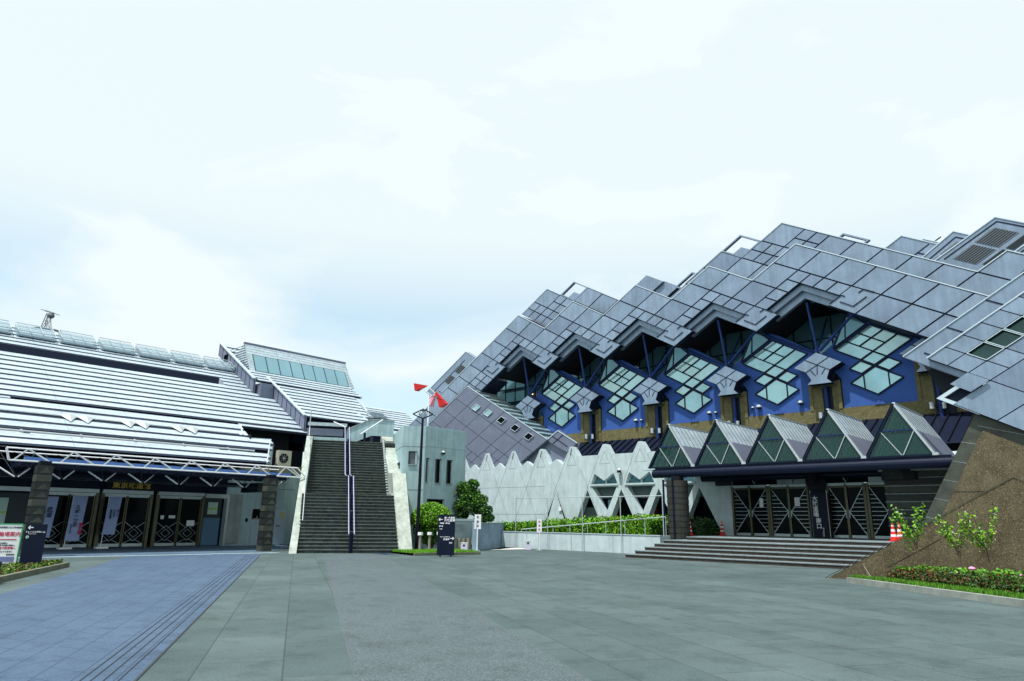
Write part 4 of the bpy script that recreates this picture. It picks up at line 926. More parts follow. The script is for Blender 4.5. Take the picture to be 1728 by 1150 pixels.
# tower light with the band of eight windows
mb = MB(); y0, y1 = 22.3, 31.1
A = Vector((-46.95, 0, 11.75)); Bt = Vector((-48.35, 0, 14.15)); nf = Vector((Bt.z-A.z, 0, A.x-Bt.x)).normalized(); df = (A-Bt)
for k in range(4): s = k/4*.36; p = Bt+df*s; mb.obox((p.x, y0, p.z), df*.078, (0, y1-y0-.25*0, 0), nf*.05, slatm)
for k in range(10): p = Bt+df*(.36+k*.06); mb.obox((p.x, y0, p.z), df*.05, (0, .42, 0), nf*.05, slatm)
for k in range(10): p = Bt+df*(.36+k*.06); mb.obox((p.x, y1-.3, p.z), df*.045, (0, .3+.02*k, 0), nf*.05, slatm)
mb.add([(Bt.x, y0, Bt.z), (A.x, y0, A.z), (A.x, y1, A.z), (Bt.x, y1, Bt.z)], [(0, 1, 2, 3)], slat_gap)
mb.add([(Bt.x, y0, Bt.z), (Bt.x-3.6, y0, Bt.z-2.0), (Bt.x-3.6, y1, Bt.z-2.0), (Bt.x, y1, Bt.z)], [(0, 1, 2, 3)], slatm)
mb.bar((Bt.x, y0-.05, Bt.z+.06), (Bt.x, y1, Bt.z+.06), .2, .12, panel_v)
mb.poly([(A.x, A.z), (Bt.x, Bt.z), (Bt.x-3.6, Bt.z-2.0), (Bt.x-3.6, 11)], ((0, y0, 0), (1, 0, 0), (0, 0, 1), (0, 1, 0)), 0, .1, slatm)
for k in range(12): z = 11.9+k*.19; xa = A.x-(z-A.z)*.583; mb.bar((xa, y0-.01, z), (max(Bt.x-3.5, xa-2.6), y0-.01, z+.0), .02, .035, slat_gap)
mb.poly([(A.x, A.z), (Bt.x, Bt.z), (Bt.x-3.6, Bt.z-2.0), (Bt.x-3.6, 11)], ((0, y1-.1, 0), (1, 0, 0), (0, 0, 1), (0, 1, 0)), 0, .1, slatm)
mb.build('clerestory', lb)
for k in range(8):
    wv = (y1-.35-y0-.45)/8; y = y0+.45+k*wv; p = Bt+df*.37; w = MB(); w.obox(Vector((p.x, y+.05, p.z)), df*.55, (0, wv-.09, 0), nf*.07, mat('skylight grey glass', (.22, .40, .46), .08, .4, .1, .4, spec=.8)); w.build('window', lb)
# far wing roof right of the stair top
fz = 12.33-zr(-56)
slats(-51.4, -56.0, 33.5, 43.5, 9, dz=fz, name='roof', gap=.26, end=lambda x: 43.5-max(0, (x+55.6))*.25)
mb = MB(); mb.poly([(-56, 12.2), (-51.4, 12.2-4.6*T30), (-51.4, 8), (-56, 8)], ((0, 33.6, 0), (1, 0, 0), (0, 0, 1), (0, 1, 0)), 0, .1, panel_v); mb.box((-56, 33.6, 8.2), (-52.2, 43.0, 9.2), slat_gap); mb.build('wall', lb)
# walls, ceiling, AC and porch
mb = MB(); mb.box((-40.6, 18.45, 0), (-40.02, 24.6, 4.2), conc); mb.box((-40.4, YL, 3.25), (-40.0, 18.4, 4.3), backing); mb.box((-40.5, YL, 2.9), (-40.05, 18.6, 3.25), backing)
mb.box((-40.2, 18.62, .15), (-39.9, 19.4, 2.9), conc_d); mb.box((-39.98, 18.9, 2.0), (-39.95, 18.905, 2.9), darkf)
mb.box((-40.02, 19.75, 1.35), (-39.99, 19.9, 1.55), black)
mb.box((-49, 18.9, 4.2), (-40.3, 24, 4.5), conc_d); mb.box((-42.5, 18.9, 4.45), (-42.4, 24.5, 8.2), soffit); mb.box((-42.5, 18.8, 4.4), (-38.6, 18.86, 6.3), soffit)
mb.box((-40.9, 20.4, 4.1), (-37.4, 21.9, 4.55), mat('mossy slab', (.16, .17, .1), .9, 0, .2, 3))
mb.build('wall', lb)
mb = MB()   # soffit under the eave (dark, behind the truss)
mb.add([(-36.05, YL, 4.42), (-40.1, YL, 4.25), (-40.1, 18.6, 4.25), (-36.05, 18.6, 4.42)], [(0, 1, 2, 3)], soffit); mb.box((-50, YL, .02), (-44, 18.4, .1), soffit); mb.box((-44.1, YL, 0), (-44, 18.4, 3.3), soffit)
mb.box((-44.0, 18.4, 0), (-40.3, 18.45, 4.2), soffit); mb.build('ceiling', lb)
mb = MB(); mb.bar((-36.0, 18.66, zr(-36.0)-.1), (-38.75, 20.15, zr(-38.75)-.1), .06, .32, slatm)
for k in range(6): mb.tube((-36.4-.32*k, 18.9+.2*k, 4.6), (-36.4-.32*k, 18.9+.2*k, 4.75+.19*k), .09, alum, n=8)
mb.build('pipe_stack', lb)
# entrance doors: pairs of leaves with concentric diamond bars
def lb_door(y0, y1, parent=lb):
    w = (y1-y0)/2; X = -40.0
    f = MB(); f.box((X-.1, y0-.14, 0), (X+.08, y0, 2.75), bronze); f.box((X-.1, y1, 0), (X+.08, y1+.14, 2.75), bronze); f.box((X-.08, y0, 2.6), (X+.04, y1, 2.7), alum); f.box((X-.1, y0-.1, 2.72), (X+.12, y1+.1, 2.9), alum)
    f.build('door_frame', parent)
    for s in range(2):
        a, b = y0+w*s+.02, y0+w*(s+1)-.02; dr = MB(); dr.box((X-.05, a, .08), (X-.03, b, 2.58), glass_d)
        dr.box((X-.06, a, .05), (X+.0, b, .2), alum); dr.box((X-.06, a, .05), (X+.01, a+.05, 2.6), bronze); dr.box((X-.06, b-.05, .05), (X+.01, b, 2.6), bronze); dr.box((X-.06, a, 2.55), (X, b, 2.6), alum)
        c = (a+b)/2; hw = (b-a)/2-.06; zc = .72
        for q in (.42, .8):
            R4 = [(c, zc-.5*q), (c+hw*q*1.15, zc), (c, zc+.5*q), (c-hw*q*1.15, zc)]
            for u, v in zip(R4, R4[1:]+R4[:1]): dr.bar((X-.02, u[0], u[1]), (X-.02, v[0], v[1]), .016, .012, alum)
        for sg in (-1, 1):
            dr.bar((X-.02, c+sg*hw, 1.28), (X-.02, c+sg*hw*.15, .98), .022, .015, alum); dr.bar((X-.02, c+sg*hw, .2), (X-.02, c+sg*hw*.1, .42), .022, .015, alum)
        dr.build('door', parent)
for y0, y1 in ((4.1, 6.3), (9.3, 11.62), (12.0, 14.25), (14.72, 17.05)): lb_door(y0, y1)
mb = MB(); mb.box((-40.05, 17.25, .05), (-39.98, 18.2, 1.55), mat('steel blue panel', (.08, .17, .28), .5)); mb.box((-40.05, 17.25, 1.55), (-39.98, 18.2, 2.6), darkf); mb.box((-39.97, 17.42, 1.75), (-39.95, 17.98, 2.42), mat('pale green poster', (.45, .62, .55), .7)); mb.box((-39.949, 17.42, 2.0), (-39.945, 17.98, 2.1), mat('lime stripe', (.35, .55, .05), .7)); mb.box((-40.1, 17.2, 2.65), (-39.85, 18.6, 2.88), alum); mb.box((-40.0, 18.45, 0), (-39.85, 18.6, 2.65), alum); mb.box((-40.6, 18.2, 0), (-40.3, 18.45, 2.6), soffit); mb.build('display_panel', lb)
mb = MB(); mb.box((-40.05, 6.6, .05), (-39.98, 8.9, 2.6), darkf); mb.box((-39.97, 7.2, 1.1), (-39.95, 7.95, 2.35), MATS['pale green poster']); mb.box((-39.949, 7.2, 1.65), (-39.945, 7.95, 1.73), MATS['lime stripe']); mb.box((-40.1, 6.5, 2.68), (-39.85, 9.1, 2.88), alum); mb.box((-39.95, 8.78, 2.62), (-39.85, 9.02, 2.84), mat('blue sign', (.05, .2, .75), .5)); mb.build('display_panel', lb)
for y, z, w, h, m_ in ((14.92, 1.45, .18, .2, paper), (15.35, 1.5, .34, .16, paper), (16.35, 1.1, .42, .3, paper)):
    q = MB(); q.box((-39.99, y, z), (-39.98, y+w, z+h), m_); q.build('paper_notice', lb)
sg = MB(); sg.box((-39.86, 11.95, 2.92), (-39.8, 14.45, 3.35), black); sgb = sg.build('name_board', lb)
tx = text_mesh('東京武道館', .31, gold, 'lettering', None, (0, 0, 0), ROT_PX, bold=.006, sx=1.22); tx.data.transform(Matrix.Translation(Vector((-39.79, 13.2, 3.12))-lb.location)); tx.parent = sgb
# blue grey service door and meter box right of the doors
mb = MB(); mb.box((-40.0, 20.15, 0), (-39.96, 20.95, 1.5), mat('pale blue paint', (.42, .52, .62), .6)); mb.box((-40.0, 20.15, 1.5), (-39.96, 20.85, 2.1), glass_d); mb.box((-39.95, 20.4, 1.1), (-39.93, 20.44, 1.7), alum); mb.box((-39.95, 20.2, 1.52), (-39.93, 20.7, 1.56), alum); mb.build('side_window', lb)
mb = MB(); mb.box((-40.0, 21.3, .05), (-39.95, 22.35, 2.1), MATS['pale blue paint']); mb.box((-39.95, 21.95, 1.6), (-39.94, 22.2, 1.95), mat('yellow notice', (.5, .5, .2), .7)); mb.box((-39.95, 21.7, 1.1), (-39.93, 21.95, 1.15), black); mb.build('door', lb)
# outdoor unit
ac = thing('air_conditioner', 'beige outdoor air conditioning unit with round fan on the slab above the side door', 'air conditioner', (-38.6, 21.1, 4.56))
mb = MB(); mb.box((-38.9, 20.68, 4.6), (-38.5, 21.5, 5.55), mat('beige enamel', (.5, .5, .42), .5)); mb.box((-38.9, 20.75, 4.56), (-38.5, 20.85, 4.6), darkf); mb.box((-38.9, 21.3, 4.56), (-38.5, 21.4, 4.6), darkf); mb.build('casing', ac)
mb = MB(); mb.tube((-38.5, 21.0, 5.08), (-38.47, 21.0, 5.08), .29, black, n=20); mb.tube((-38.47, 21.0, 5.08), (-38.45, 21.0, 5.08), .07, steel)
for k in range(8): a = k*math.pi/4; mb.bar((-38.46, 21.0, 5.08), (-38.46, 21.0+.28*math.cos(a), 5.08+.28*math.sin(a)), .012, .012, steel)
mb.build('fan', ac)
# event banners standing inside the doorway
def nobori(y0, y1, z0, z1, label, deco):
    t = thing('event_banner', label, 'banner', (-39.2, y0, 0), 'pale banners standing at the glass doors')
    m = MB(); 
    m.add([(-39.2, y0+.02, z1), (-39.2, y1, z1), (-39.15, y1-.12, z0), (-39.15, y0-.1, z0)], [(0, 1, 2, 3)], bannerm); m.build('banner_cloth', t)
    p = MB(); p.tube((-39.22, y0-.05, 0), (-39.22, y0+.01, z1+.03), .018, white, n=6); p.tube((-39.22, y0-.02, z1+.02), (-39.22, y1, z1+.02), .01, white, n=6); p.box((-39.4, y0-.3, 0), (-39.0, y0+.25, .09), white); p.build('pole', t)
    for kind, txt, sz, y, z, m_ in deco:
        o = text_mesh(txt, sz, m_, 'lettering', None, (0, 0, 0), ROT_PX, vert=(kind == 'v'), bold=.004); o.data.transform(Matrix.Translation(Vector((-39.13, y, z))-t.location)); o.parent = t
nobori(9.22, 9.8, .55, 2.42, 'leftmost banner at the doors, half hidden behind the patterned column', [('v', '武道', .26, 9.5, 1.7, inkb)])
nobori(10.42, 11.06, .38, 2.5, 'middle banner at the doors with red and dark vertical writing', [('v', 'スポーツ祭', .22, 10.66, 1.55, inkb), ('v', '東京都', .2, 10.92, .95, inkr), ('v', '２０１３', .12, 10.5, .95, inkb)])
nobori(12.02, 12.62, .68, 2.53, 'rightmost banner at the doors with small dark columns of writing', [('v', 'スポーツ', .1, 12.5, 1.75, inkb), ('v', 'みんなで', .1, 12.34, 1.7, inkb), ('v', '東京武道館', .1, 12.18, 1.65, inkb)])

# ================================================================== TRUSS CANOPY
tc_ = thing('truss_canopy', 'white tubular space truss canopy along the front of the glass doors', 'canopy', (-34, 12, 0))
mb = MB(); XT = -34.0; zt, zb = 4.22, 3.73; r = .035
mb.tube((XT, 6.35, zt), (XT, 19.4, zt), r, white, n=6); mb.tube((XT, 6.5, zb), (XT, 19.97, zb), r*1.25, white, n=6)
tops = [7.1+1.66*k for k in range(8)]
for y in tops:
    if y < 19: mb.tube((XT, y, zt), (XT, y-.45, zb), r, white, n=6); mb.tube((XT, y, zt), (XT, y+.85, zb), r, white, n=6)
mb.tube((XT, 6.35, zt), (XT, 6.5, zb), .045, white, n=6); mb.tube((XT, 19.4, zt), (XT, 19.97, zb), r, white, n=6); mb.tube((XT, 19.0, zt), (XT-.4, 19.97, zb), r, white, n=6)
for k in range(-8, 8):      # rear half of the space truss and the hanging V members
    y = 7.0+1.66*k; zl = 3.12
    mb.tube((XT-1.0, y, zl), (XT-1.0, y-.62, 3.5), r, white, n=6); mb.tube((XT-1.0, y+.12, zl), (XT-1.0, y+.5, 3.5), r, white, n=6)
    for q in ((XT, y+.85-.4, zb), (XT, y-.45, zb), (XT-2, y+.8, 4.2), (XT-2, y-.5, 4.2)): mb.tube((XT-1.0, y+.06, zl-.02), q, .018, darkf, n=5)
    mb.tube((XT-2, y, 4.2), (XT, y+.8 if y+.8 > 6.4 else 6.4, zb), .018, darkf, n=5) if y > 5 else None
mb.tube((XT-1.0, -6, zb-.63), (XT-1.0, 19.9, zb-.63), .015, darkf, n=5); mb.tube((XT-2.0, -6, 4.2), (XT-2.0, 19.4, 4.2), .03, white, n=5)
mb.tube((XT-1.6, -6, 3.6), (XT-1.6, 6.5, 3.6), .03, white, n=5)
mb.build('truss', tc_)
mb = MB(); mb.box((XT-.5, 7.1, 3.76), (XT-.25, 19.2, 3.92), mat('sky blue gutter', (.12, .25, .6), .4, .2)); mb.box((XT-3.0, 7.0, 3.55), (XT-.3, 19.0, 3.72), navy); mb.box((-39.9, -8, 3.3), (-37, 18.5, 3.42), navy); mb.box((-38.2, 18.4, 2.95), (-36.2, 18.7, 3.45), darkf); mb.build('canopy_roof', tc_)
for (y, nm_) in ((7.55, 'l'), (17.42, 'r')):
    mb = MB()
    for k in range(11):
        z0 = k*.32; mb.box((-33.28, y-.27, z0), (-32.75, y+.27, z0+.27), granite if k % 3 else stonegr); mb.poly([(y-.2, z0+.02), (y+.22, z0+.02), (y+.05, z0+.25)], ((-32.745, 0, 0), (0, 1, 0), (0, 0, 1), (1, 0, 0)), 0, .004, stonegr); mb.box((-33.26, y-.25, z0+.27), (-32.77, y+.25, z0+.32), granite)
    mb.box((-33.2, y-.2, 3.52), (-32.85, y+.2, 3.7), black); mb.build('column', tc_)

# ================================================================== STAIRCASE
st = thing('outdoor_staircase', 'tall outdoor staircase of dark stone steps between sloping concrete walls', 'staircase', (-30, 20, 0))
u = Vector((-C30, S30, 0)); v = Vector((S30, C30, 0)); R0 = Vector((-27.94, 21.8, 0)); WID = 4.75; L0 = R0-v*WID
mb = MB(); run = 0; z = 0; prof = []
n1, n2 = 17, 21; r1, t1 = 2.85/n1, 2.95/n1; r2, t2 = 3.45/n2, 4.0/n2
def stair(run, z, rise, tread):
    o = L0+u*run+Vector((0, 0, 0)); mb.obox(o+Vector((0, 0, z)), v*WID, u*(tread+.3), (0, 0, rise-.03), stair_m); mb.obox(o-u*.02+Vector((0, 0, z+rise-.03)), v*WID, u*(tread+.3), (0, 0, .03), nos_m)
stair_m = mat('dark stair stone', (.038, .05, .046), .85, 0, .45, 2.5, .1, 30, streak=.3); nos_m = mat('worn stair nosing', (.12, .15, .135), .85, 0, .4, 3)
for k in range(n1): stair(run, z, r1, t1); run += t1; z += r1
mb.obox(L0+u*run+Vector((0, 0, z-.2)), v*WID, u*2.1, (0, 0, .2), stair_m); run += 2.1
for k in range(n2): stair(run, z, r2, t2); run += t2; z += r2
RT, ZT = run, z
mb.obox(L0+u*run+Vector((0, 0, z-.2)), v*(WID+1), u*4.5, (0, 0, .2), stair_m)
mb.obox(L0+u*.3, v*WID, u*2.6, (0, 0, .01), stair_m)
mb.build('steps', st)
def swall(o, th, pts, m, nm='side_wall', lab=None, uu=None):
    w = MB(); w.poly(pts, (o, uu or u, (0, 0, 1), v), 0, th, m); q = w.build(nm, st)
    if lab: q['label'] = lab
    return q
# right wall: broad, with two breaks
swall(R0, .75, [(-.05, 0), (.2, .0), (4.05, 4.12), (5.7, 4.2), (11.0, 7.05), (12.5, 7.15), (12.5, 5.5), (9.3, 5.2), (5.1, 2.4), (2.9, 2.2), (1.2, 0)], conc_s, lab='pale right hand stair wall stepping up beside the concrete block')
w = MB(); w.poly([(.0, .0), (.35, .0), (3.05, 2.95), (5.2, 3.05), (9.2, 6.6), (9.2, 5.0), (3, .0)], (R0-v*.12, u, (0, 0, 1), v), 0, .11, conc_d); w.build('stringer', st)
swall(L0-v*.36, .34, [(-.35, 0), (.0, .35), (7.9, 6.4), (12.5, 6.9), (12.5, 0)], conc_s, uu=(u+v*.045).normalized(), lab='white left hand stair wall rising beside the truss canopy')
w = MB(); a = L0+v*.12
w.tube(a+u*8+Vector((0, 0, 5.9)), a+u*8+Vector((0, 0, 8.0)), .03, steel)
w.tube(a+u*.6+Vector((0, 0, 1.5)), a+u*8+Vector((0, 0, 6.9)), .025, steel)
w.build('handrail', st)
# twin centre handrail
rail_m = mat('lilac rail paint', (.42, .42, .62), .4, .2)
Cc = R0-v*2.3; w = MB()
for s in (-.13, .13):
    a0 = Cc+v*s; w.tube(a0+u*0+Vector((0, 0, .88)), a0+u*3.3+Vector((0, 0, 3.85)), .026, rail_m, n=6); w.tube(a0+v*(-.08)+u*3.3+Vector((0, 0, 3.85)), a0+v*(-.08)+u*5.0+Vector((0, 0, 4.0)), .026, rail_m, n=6); w.tube(a0-v*.08+u*5+Vector((0, 0, 4.0)), a0-v*.08+u*8.7+Vector((0, 0, 7.15)), .026, rail_m, n=6)
w.box(Cc+Vector((-.07, -.07, 0)), Cc+Vector((.07, .07, .95)), navy)
for k in range(1, 9): p = Cc+u*k; zz = (k*.965 if k < 3 else (2.85 if k < 5.1 else 2.85+(k-5.05)*.86)); w.bar(p+Vector((0, 0, zz)), p+Vector((0, 0, zz+.95)), .09, .09, navy)
w.tube(Cc-v*.2+u*8.7+Vector((0, 0, 7.15)), Cc-v*.9+u*9.2+Vector((0, 0, 7.5)), .035, white); w.build('handrail', st)
w = MB(); w.poly([(2.4, 0), (2.4, .95), (3.9, 1.7), (5.4, 1.7), (5.4, .7), (4.0, .7)], ((L0+u*(RT+.6)+Vector((0, 0, ZT-.2))), v, (0, 0, 1), u), 0, .15, conc); w.poly([(2.4, .95), (3.9, 1.7), (5.4, 1.7), (5.4, 1.78), (3.9, 1.78), (2.4, 1.05)], ((L0+u*(RT+.55)+Vector((0, 0, ZT-.2))), v, (0, 0, 1), u), 0, .1, conc_d)
w.obox(L0+u*(RT+.4)+Vector((0, 0, ZT)), v*2.3, u*.15, (0, 0, .25), conc); w.obox(L0+u*(RT+.5)+Vector((0, 0, ZT+.35)), v*2.2, u*.1, (0, 0, .45), panel_v); w.obox(L0+u*(RT+.35)+Vector((0, 0, ZT+.95)), v*2.4, u*.3, (0, 0, .2), slatm)
w.tube(R0-v*1.5+u*(RT+.1)+Vector((0, 0, ZT+.5)), R0-v*.15+u*(RT+.1)+Vector((0, 0, ZT+1.5)), .04, white); w.obox(R0-v*1.3+u*(RT+.1)+Vector((0, 0, ZT)), v*.14, u*.14, (0, 0, .6), navy)
w.obox(R0-v*.6+u*(RT+.8)+Vector((0, 0, ZT-.1)), v*.45, u*.4, (0, 0, 1.3), navy)
w.build('landing_parapet', st)

# ================================================================== CONCRETE ANNEX
an = thing('concrete_annex', 'small angular grey concrete block with narrow slot windows right of the staircase', 'building', (-33, 27, 0))
P1 = Vector((-32.25, 25.1, 0)); P2 = P1+v*1.32
P2 = Vector((P2.x, P2.y, 0)); P3 = Vector((-32.0+ .6, 29.78, 0)); P3 = Vector((P2.x-.0, 29.55, 0)); PA = P1+u*7.5
ring = [P1, P2, P3, Vector((P3.x-6, P3.y+.5, 0)), PA+v*2, PA]
mb = MB(); mb.poly([(p.x, p.y) for p in ring], XY(0), 0, 7.0, conc, holes=())
mb.box((P2.x-.03, P2.y+.02, 7.0), (P2.x-.5, P3.y, 7.04), conc)
Xc = P2.x
def anj(a, b): mb.bar(a, b, .012, .03, conc_d)
anj((Xc+.004, P2.y, 5.85), (Xc+.004, P3.y, 5.85)); anj(P1+v*.0-u*.004+Vector((0, 0, 5.8)), P2-u*.004+Vector((0, 0, 5.8)))
anj(P1-v*.004+Vector((0, 0, 5.8)), PA-v*.004+Vector((0, 0, 5.8))); anj(P1-u*.004+Vector((0, 0, 3.3)), P2-u*.004+Vector((0, 0, 3.3)))
mb.build('wall', an)
def slot(o, e, w, h, n, nm='window', m_=None):
    q = MB(); e = Vector(e); n = Vector(n); o = Vector(o)
    q.obox(o-n*.02, e*w, (0, 0, h), n*.03, m_ or glass_d); q.obox(o-n*.02, e*.06, (0, 0, h), n*.09, darkf); q.obox(o+e*(w-.1)-n*.02, e*.1, (0, 0, h), n*.06, alum); q.obox(o+Vector((0, 0, h)), e*w, (0, 0, .05), n*.09, darkf); q.obox(o-Vector((0, 0, .06)), e*w, (0, 0, .05), n*.07, conc_d)
    q.build(nm, an)
for y, w_, z0, h in ((P2.y+.12, .16, 3.75, 1.35), (P2.y+.85, .42, 3.75, 1.35), (P2.y+1.75, .42, 3.75, 1.35)): slot((Xc, y, z0), (0, 1, 0), w_, h, (1, 0, 0))
slot((Xc, P2.y+.3, 2.2), (0, 1, 0), 1.3, .55, (1, 0, 0))
slot(P1+v*.35+Vector((0, 0, 4.75)), v, .5, .7, -u, m_=louvre)
slot(P1+u*.9+Vector((0, 0, 3.5)), u, .75, 1.35, -v)
mb = MB(); mb.ball((Xc+.12, P2.y+1.35, 5.55), .12, steel, 10, half=True); mb.tube((Xc+.12, P2.y+1.35, 5.45), (Xc+.12, P2.y+1.35, 5.54), .115, black); mb.build('dome_lamp', an)
# blue wind sculpture
ws = thing('wind_sculpture', 'wind sculpture with red and pink triangular sails on a mast above the concrete block', 'sculpture', (-33.45, 28.0, 7.0))
Yk = 28.0; Q = lambda x, y: W(640+x/7.1875, 640+y/7.1875, 1, Yk)
m = MB(); m.tube((-33.55, Yk, 6.9), (-33.55, Yk, 9.4), .04, white, n=8); m.tube((-33.55, Yk, 6.9), (-33.55, Yk, 7.6), .07, steel, n=8); m.build('mast', ws)
m = MB(); m.tube(Q(525, 120), Q(640, 205), .03, steel, n=6); m.tube(Q(580, 90), Q(680, 170), .03, steel, n=6); m.tube(Q(600, 190), Q(800, 260), .02, darkf, n=5); m.build('arm', ws)
def sail(a, b, c, m_, th=.05):
    s = MB(); a, b, c = Q(*a), Q(*b), Q(*c); o = Vector((0, .35, 0)); a2 = a+o*.3
    s.add([a, b, c, a+o*.1, b+o, c+o], [(0, 1, 2), (5, 4, 3), (0, 3, 4, 1), (1, 4, 5, 2), (2, 5, 3, 0)], m_); s.build('sail', ws)
sail((590, 80), (418, 50), (428, 142), red); sail((678, 140), (792, 295), (725, 342), red); sail((690, 165), (610, 330), (625, 210), pink)

# ================================================================== STREET LAMP
lp = W(703, 931, 2, 0); lx, ly = -29.57, 24.29
sl_ = thing('street_lamp', 'tall slim black lamp post with an open diamond shaped head beside the staircase', 'street lamp', (lx, ly, 0))
m = MB(); m.tube((lx, ly, 0), (lx, ly, 4.2), .10, black, .08, n=12); m.tube((lx, ly, 4.2), (lx, ly, 7.08), .08, black, .06, n=12); m.build('pole', sl_)
m = MB(); e = Vector((.73, .68, 0)); c = Vector((lx, ly, 7.32))
D = [c+e*-.56, c+Vector((0, 0, .28)), c+e*.56, c-Vector((0, 0, .26))]
f = Vector((-.68, .73, 0))*.56; E = [c+f, c-f]
for a, b in zip(D, D[1:]+D[:1]): m.bar(a, b, .06, .06, black)
m.tube(D[1]-Vector((0, 0, .09)), D[1]+Vector((0, 0, .02)), .17, black, .05, n=10); m.bar(D[0].lerp(D[1], .5), D[3], .02, .02, black); m.bar(D[2].lerp(D[1], .5), D[3], .02, .02, black); m.build('lamp_head', sl_)
m = MB()
for s in (-1, 0, 1): m.tube(c+e*.16*s+Vector((0, 0, .16)), c+e*.26*s+Vector((0, 0, -.02)), .045, steel, .07, n=8)
m.build('spotlight', sl_)

# ================================================================== SIGNS, POSTS, BINS AROUND THE STAIR FOOT
def facecam(p): return math.atan2(-p[0]*0-(0-p[0])*-1, 1)*0
SGN = math.radians(46)
def local_board(t, w, h, z0, m_, th=.06, nm='board'):
    b = MB(); b.box((-w/2, 0, z0), (w/2, th, z0+h), m_); return b.build(nm, t, local=True)
p = W(751.5, 940, 2, 0)
ns = thing('direction_sign', 'free standing navy sign board with white arrows and writing right of the staircase', 'sign', p, rz=SGN)
bd = local_board(ns, .78, 1.78, .06, navy, .1)
m = MB(); m.box((-.28, 0, 0), (-.2, .12, .06), black); m.box((.2, 0, 0), (.28, .12, .06), black); m.build('foot', ns, local=True)
def arrow(t, x, z, s, d, m_=white, y=-.006):
    a = MB(); a.bar((x-s*.5, y, z), (x+s*.5, y, z), .004, s*.18, m_); tip = x+d*s*.5
    a.bar((tip, y, z), (tip-d*s*.38, y, z+s*.36), .004, s*.18, m_); a.bar((tip, y, z), (tip-d*s*.38, y, z-s*.36), .004, s*.18, m_); return a.build('arrow', t, local=True)
arrow(ns, -.27, 1.63, .17, -1); arrow(ns, .27, .80, .17, 1)
for txt, sz, x, z in (('第一武道場', .095, .13, 1.70), ('大武道場', .125, .13, 1.59), ('弓道場・研修室', .065, -.08, 1.46), ('事務室', .06, -.25, 1.33), ('受付', .06, -.25, 1.2), ('トレーニングルーム', .05, -.05, .86), ('駐車場', .09, .02, .75), ('南口', .07, .22, .6)):
    text_mesh(txt, sz, white, 'lettering', ns, (x, -.004, z), ROT_NY, bold=.003)
p = W(805, 930, 2, 0)
q = thing('post_sign', 'white notice plate on a slim white post by the end of the grass bed', 'sign', p, rz=SGN)
m = MB(); m.tube((0, 0, 0), (0, 0, 1.2), .035, white); m.box((-.14, -.1, 0), (.14, .1, .04), steel); m.build('post', q, local=True)
bd = local_board(q, .36, .78, 1.15, white, .03); 
for z, s in ((1.78, '駐'), (1.54, '輪'), (1.3, '禁')): text_mesh(s, .14, inkb, 'lettering', q, (0, -.005, z), ROT_NY)
p = W(910, 929, 2, 0)
p = Vector((-27.6, 31.6, 0)) if p.y > 32.3 else p
q = thing('post_sign', 'white notice plate with red writing on a post against the low hedge wall', 'sign', p, rz=SGN)
m = MB(); m.tube((0, 0, 0), (0, 0, 1.1), .03, white); m.box((-.14, -.1, 0), (.14, .1, .04), steel); m.build('post', q, local=True)
local_board(q, .28, .72, 1.0, white, .03)
for z, s in ((1.58, '駐'), (1.36, '車'), (1.14, '禁')): text_mesh(s, .13, inkr, 'lettering', q, (0, -.005, z), ROT_NY)
def binbox(px, py, label, w=.32, h=.5):
    p = W(px, py, 2, 0); t = thing('small_bin', label, 'bin', p, 'white litter boxes on the plaza', SGN)
    m = MB(); m.box((-w/2, -w/2, 0), (w/2, w/2, h), mat('lilac white enamel', (.6, .6, .72), .5)); m.box((-w/2-.01, -w/2-.01, h), (w/2+.01, w/2+.01, h+.03), white); m.build('body', t, local=True)
    m = MB(); m.box((-.07, -w/2-.01, h*.65), (.05, -w/2, h*.85), inkb); m.build('notice', t, local=True)
binbox(891, 928, 'small white box standing at the left end of the low concrete wall')
binbox(783, 931, 'small pale box in front of the wooden posts right of the navy sign', .36, .42)
# glass screen wall behind the sign, with wooden posts at its foot
A = Vector((-27.2, 25.2, 0)); 
sc = thing('glass_screen', 'pale frosted panel wall with steel cap behind the navy sign', 'screen', (-29.0, 27.2, 0))
a = W(758, 905, 1, 26.6); b = W(798, 905, 1, 28.3)
a = Vector((a.x, a.y, 0)); b = Vector((b.x, b.y, 0)); dv = (b-a); ln_ = dv.length; dv.normalize(); nn = Vector((dv.y, -dv.x, 0))
zt_ = 1.62
m = MB(); m.obox(a+Vector((0, 0, .2)), dv*ln_, nn*.08, (0, 0, zt_-.25), mat('frosted grey glass', (.36, .45, .46), .4, 0, .08, 1)); m.build('panel', sc)
m = MB(); m.obox(a-nn*.04+Vector((0, 0, zt_-.05)), dv*ln_, nn*.16, (0, 0, .12), edge); m.obox(b-nn*.02, dv*.12, nn*.12, (0, 0, zt_), alum); m.obox(a+dv*.3+nn*.09+Vector((0, 0, zt_-.65)), dv*(ln_*.5), nn*.01, (0, 0, .42), conc_d); m.build('frame', sc)
for k in range(5):
    c = a+dv*(.12+k*.33)+nn*.35; m = MB(); m.tube((c.x, c.y, 0), (c.x, c.y, .62+.03*(k % 2)), .105, woodm, .1, n=10); o = m.build('wooden_post')
    tag(o, ['first short log post from the left below the frosted panel, next to the navy sign', 'second short log post from the left below the frosted panel', 'middle short log post below the frosted panel, behind the pale box', 'fourth short log post from the left below the frosted panel', 'rightmost short log post below the frosted panel, by the white notice post'][k], 'post', 'log posts below the frosted panel')
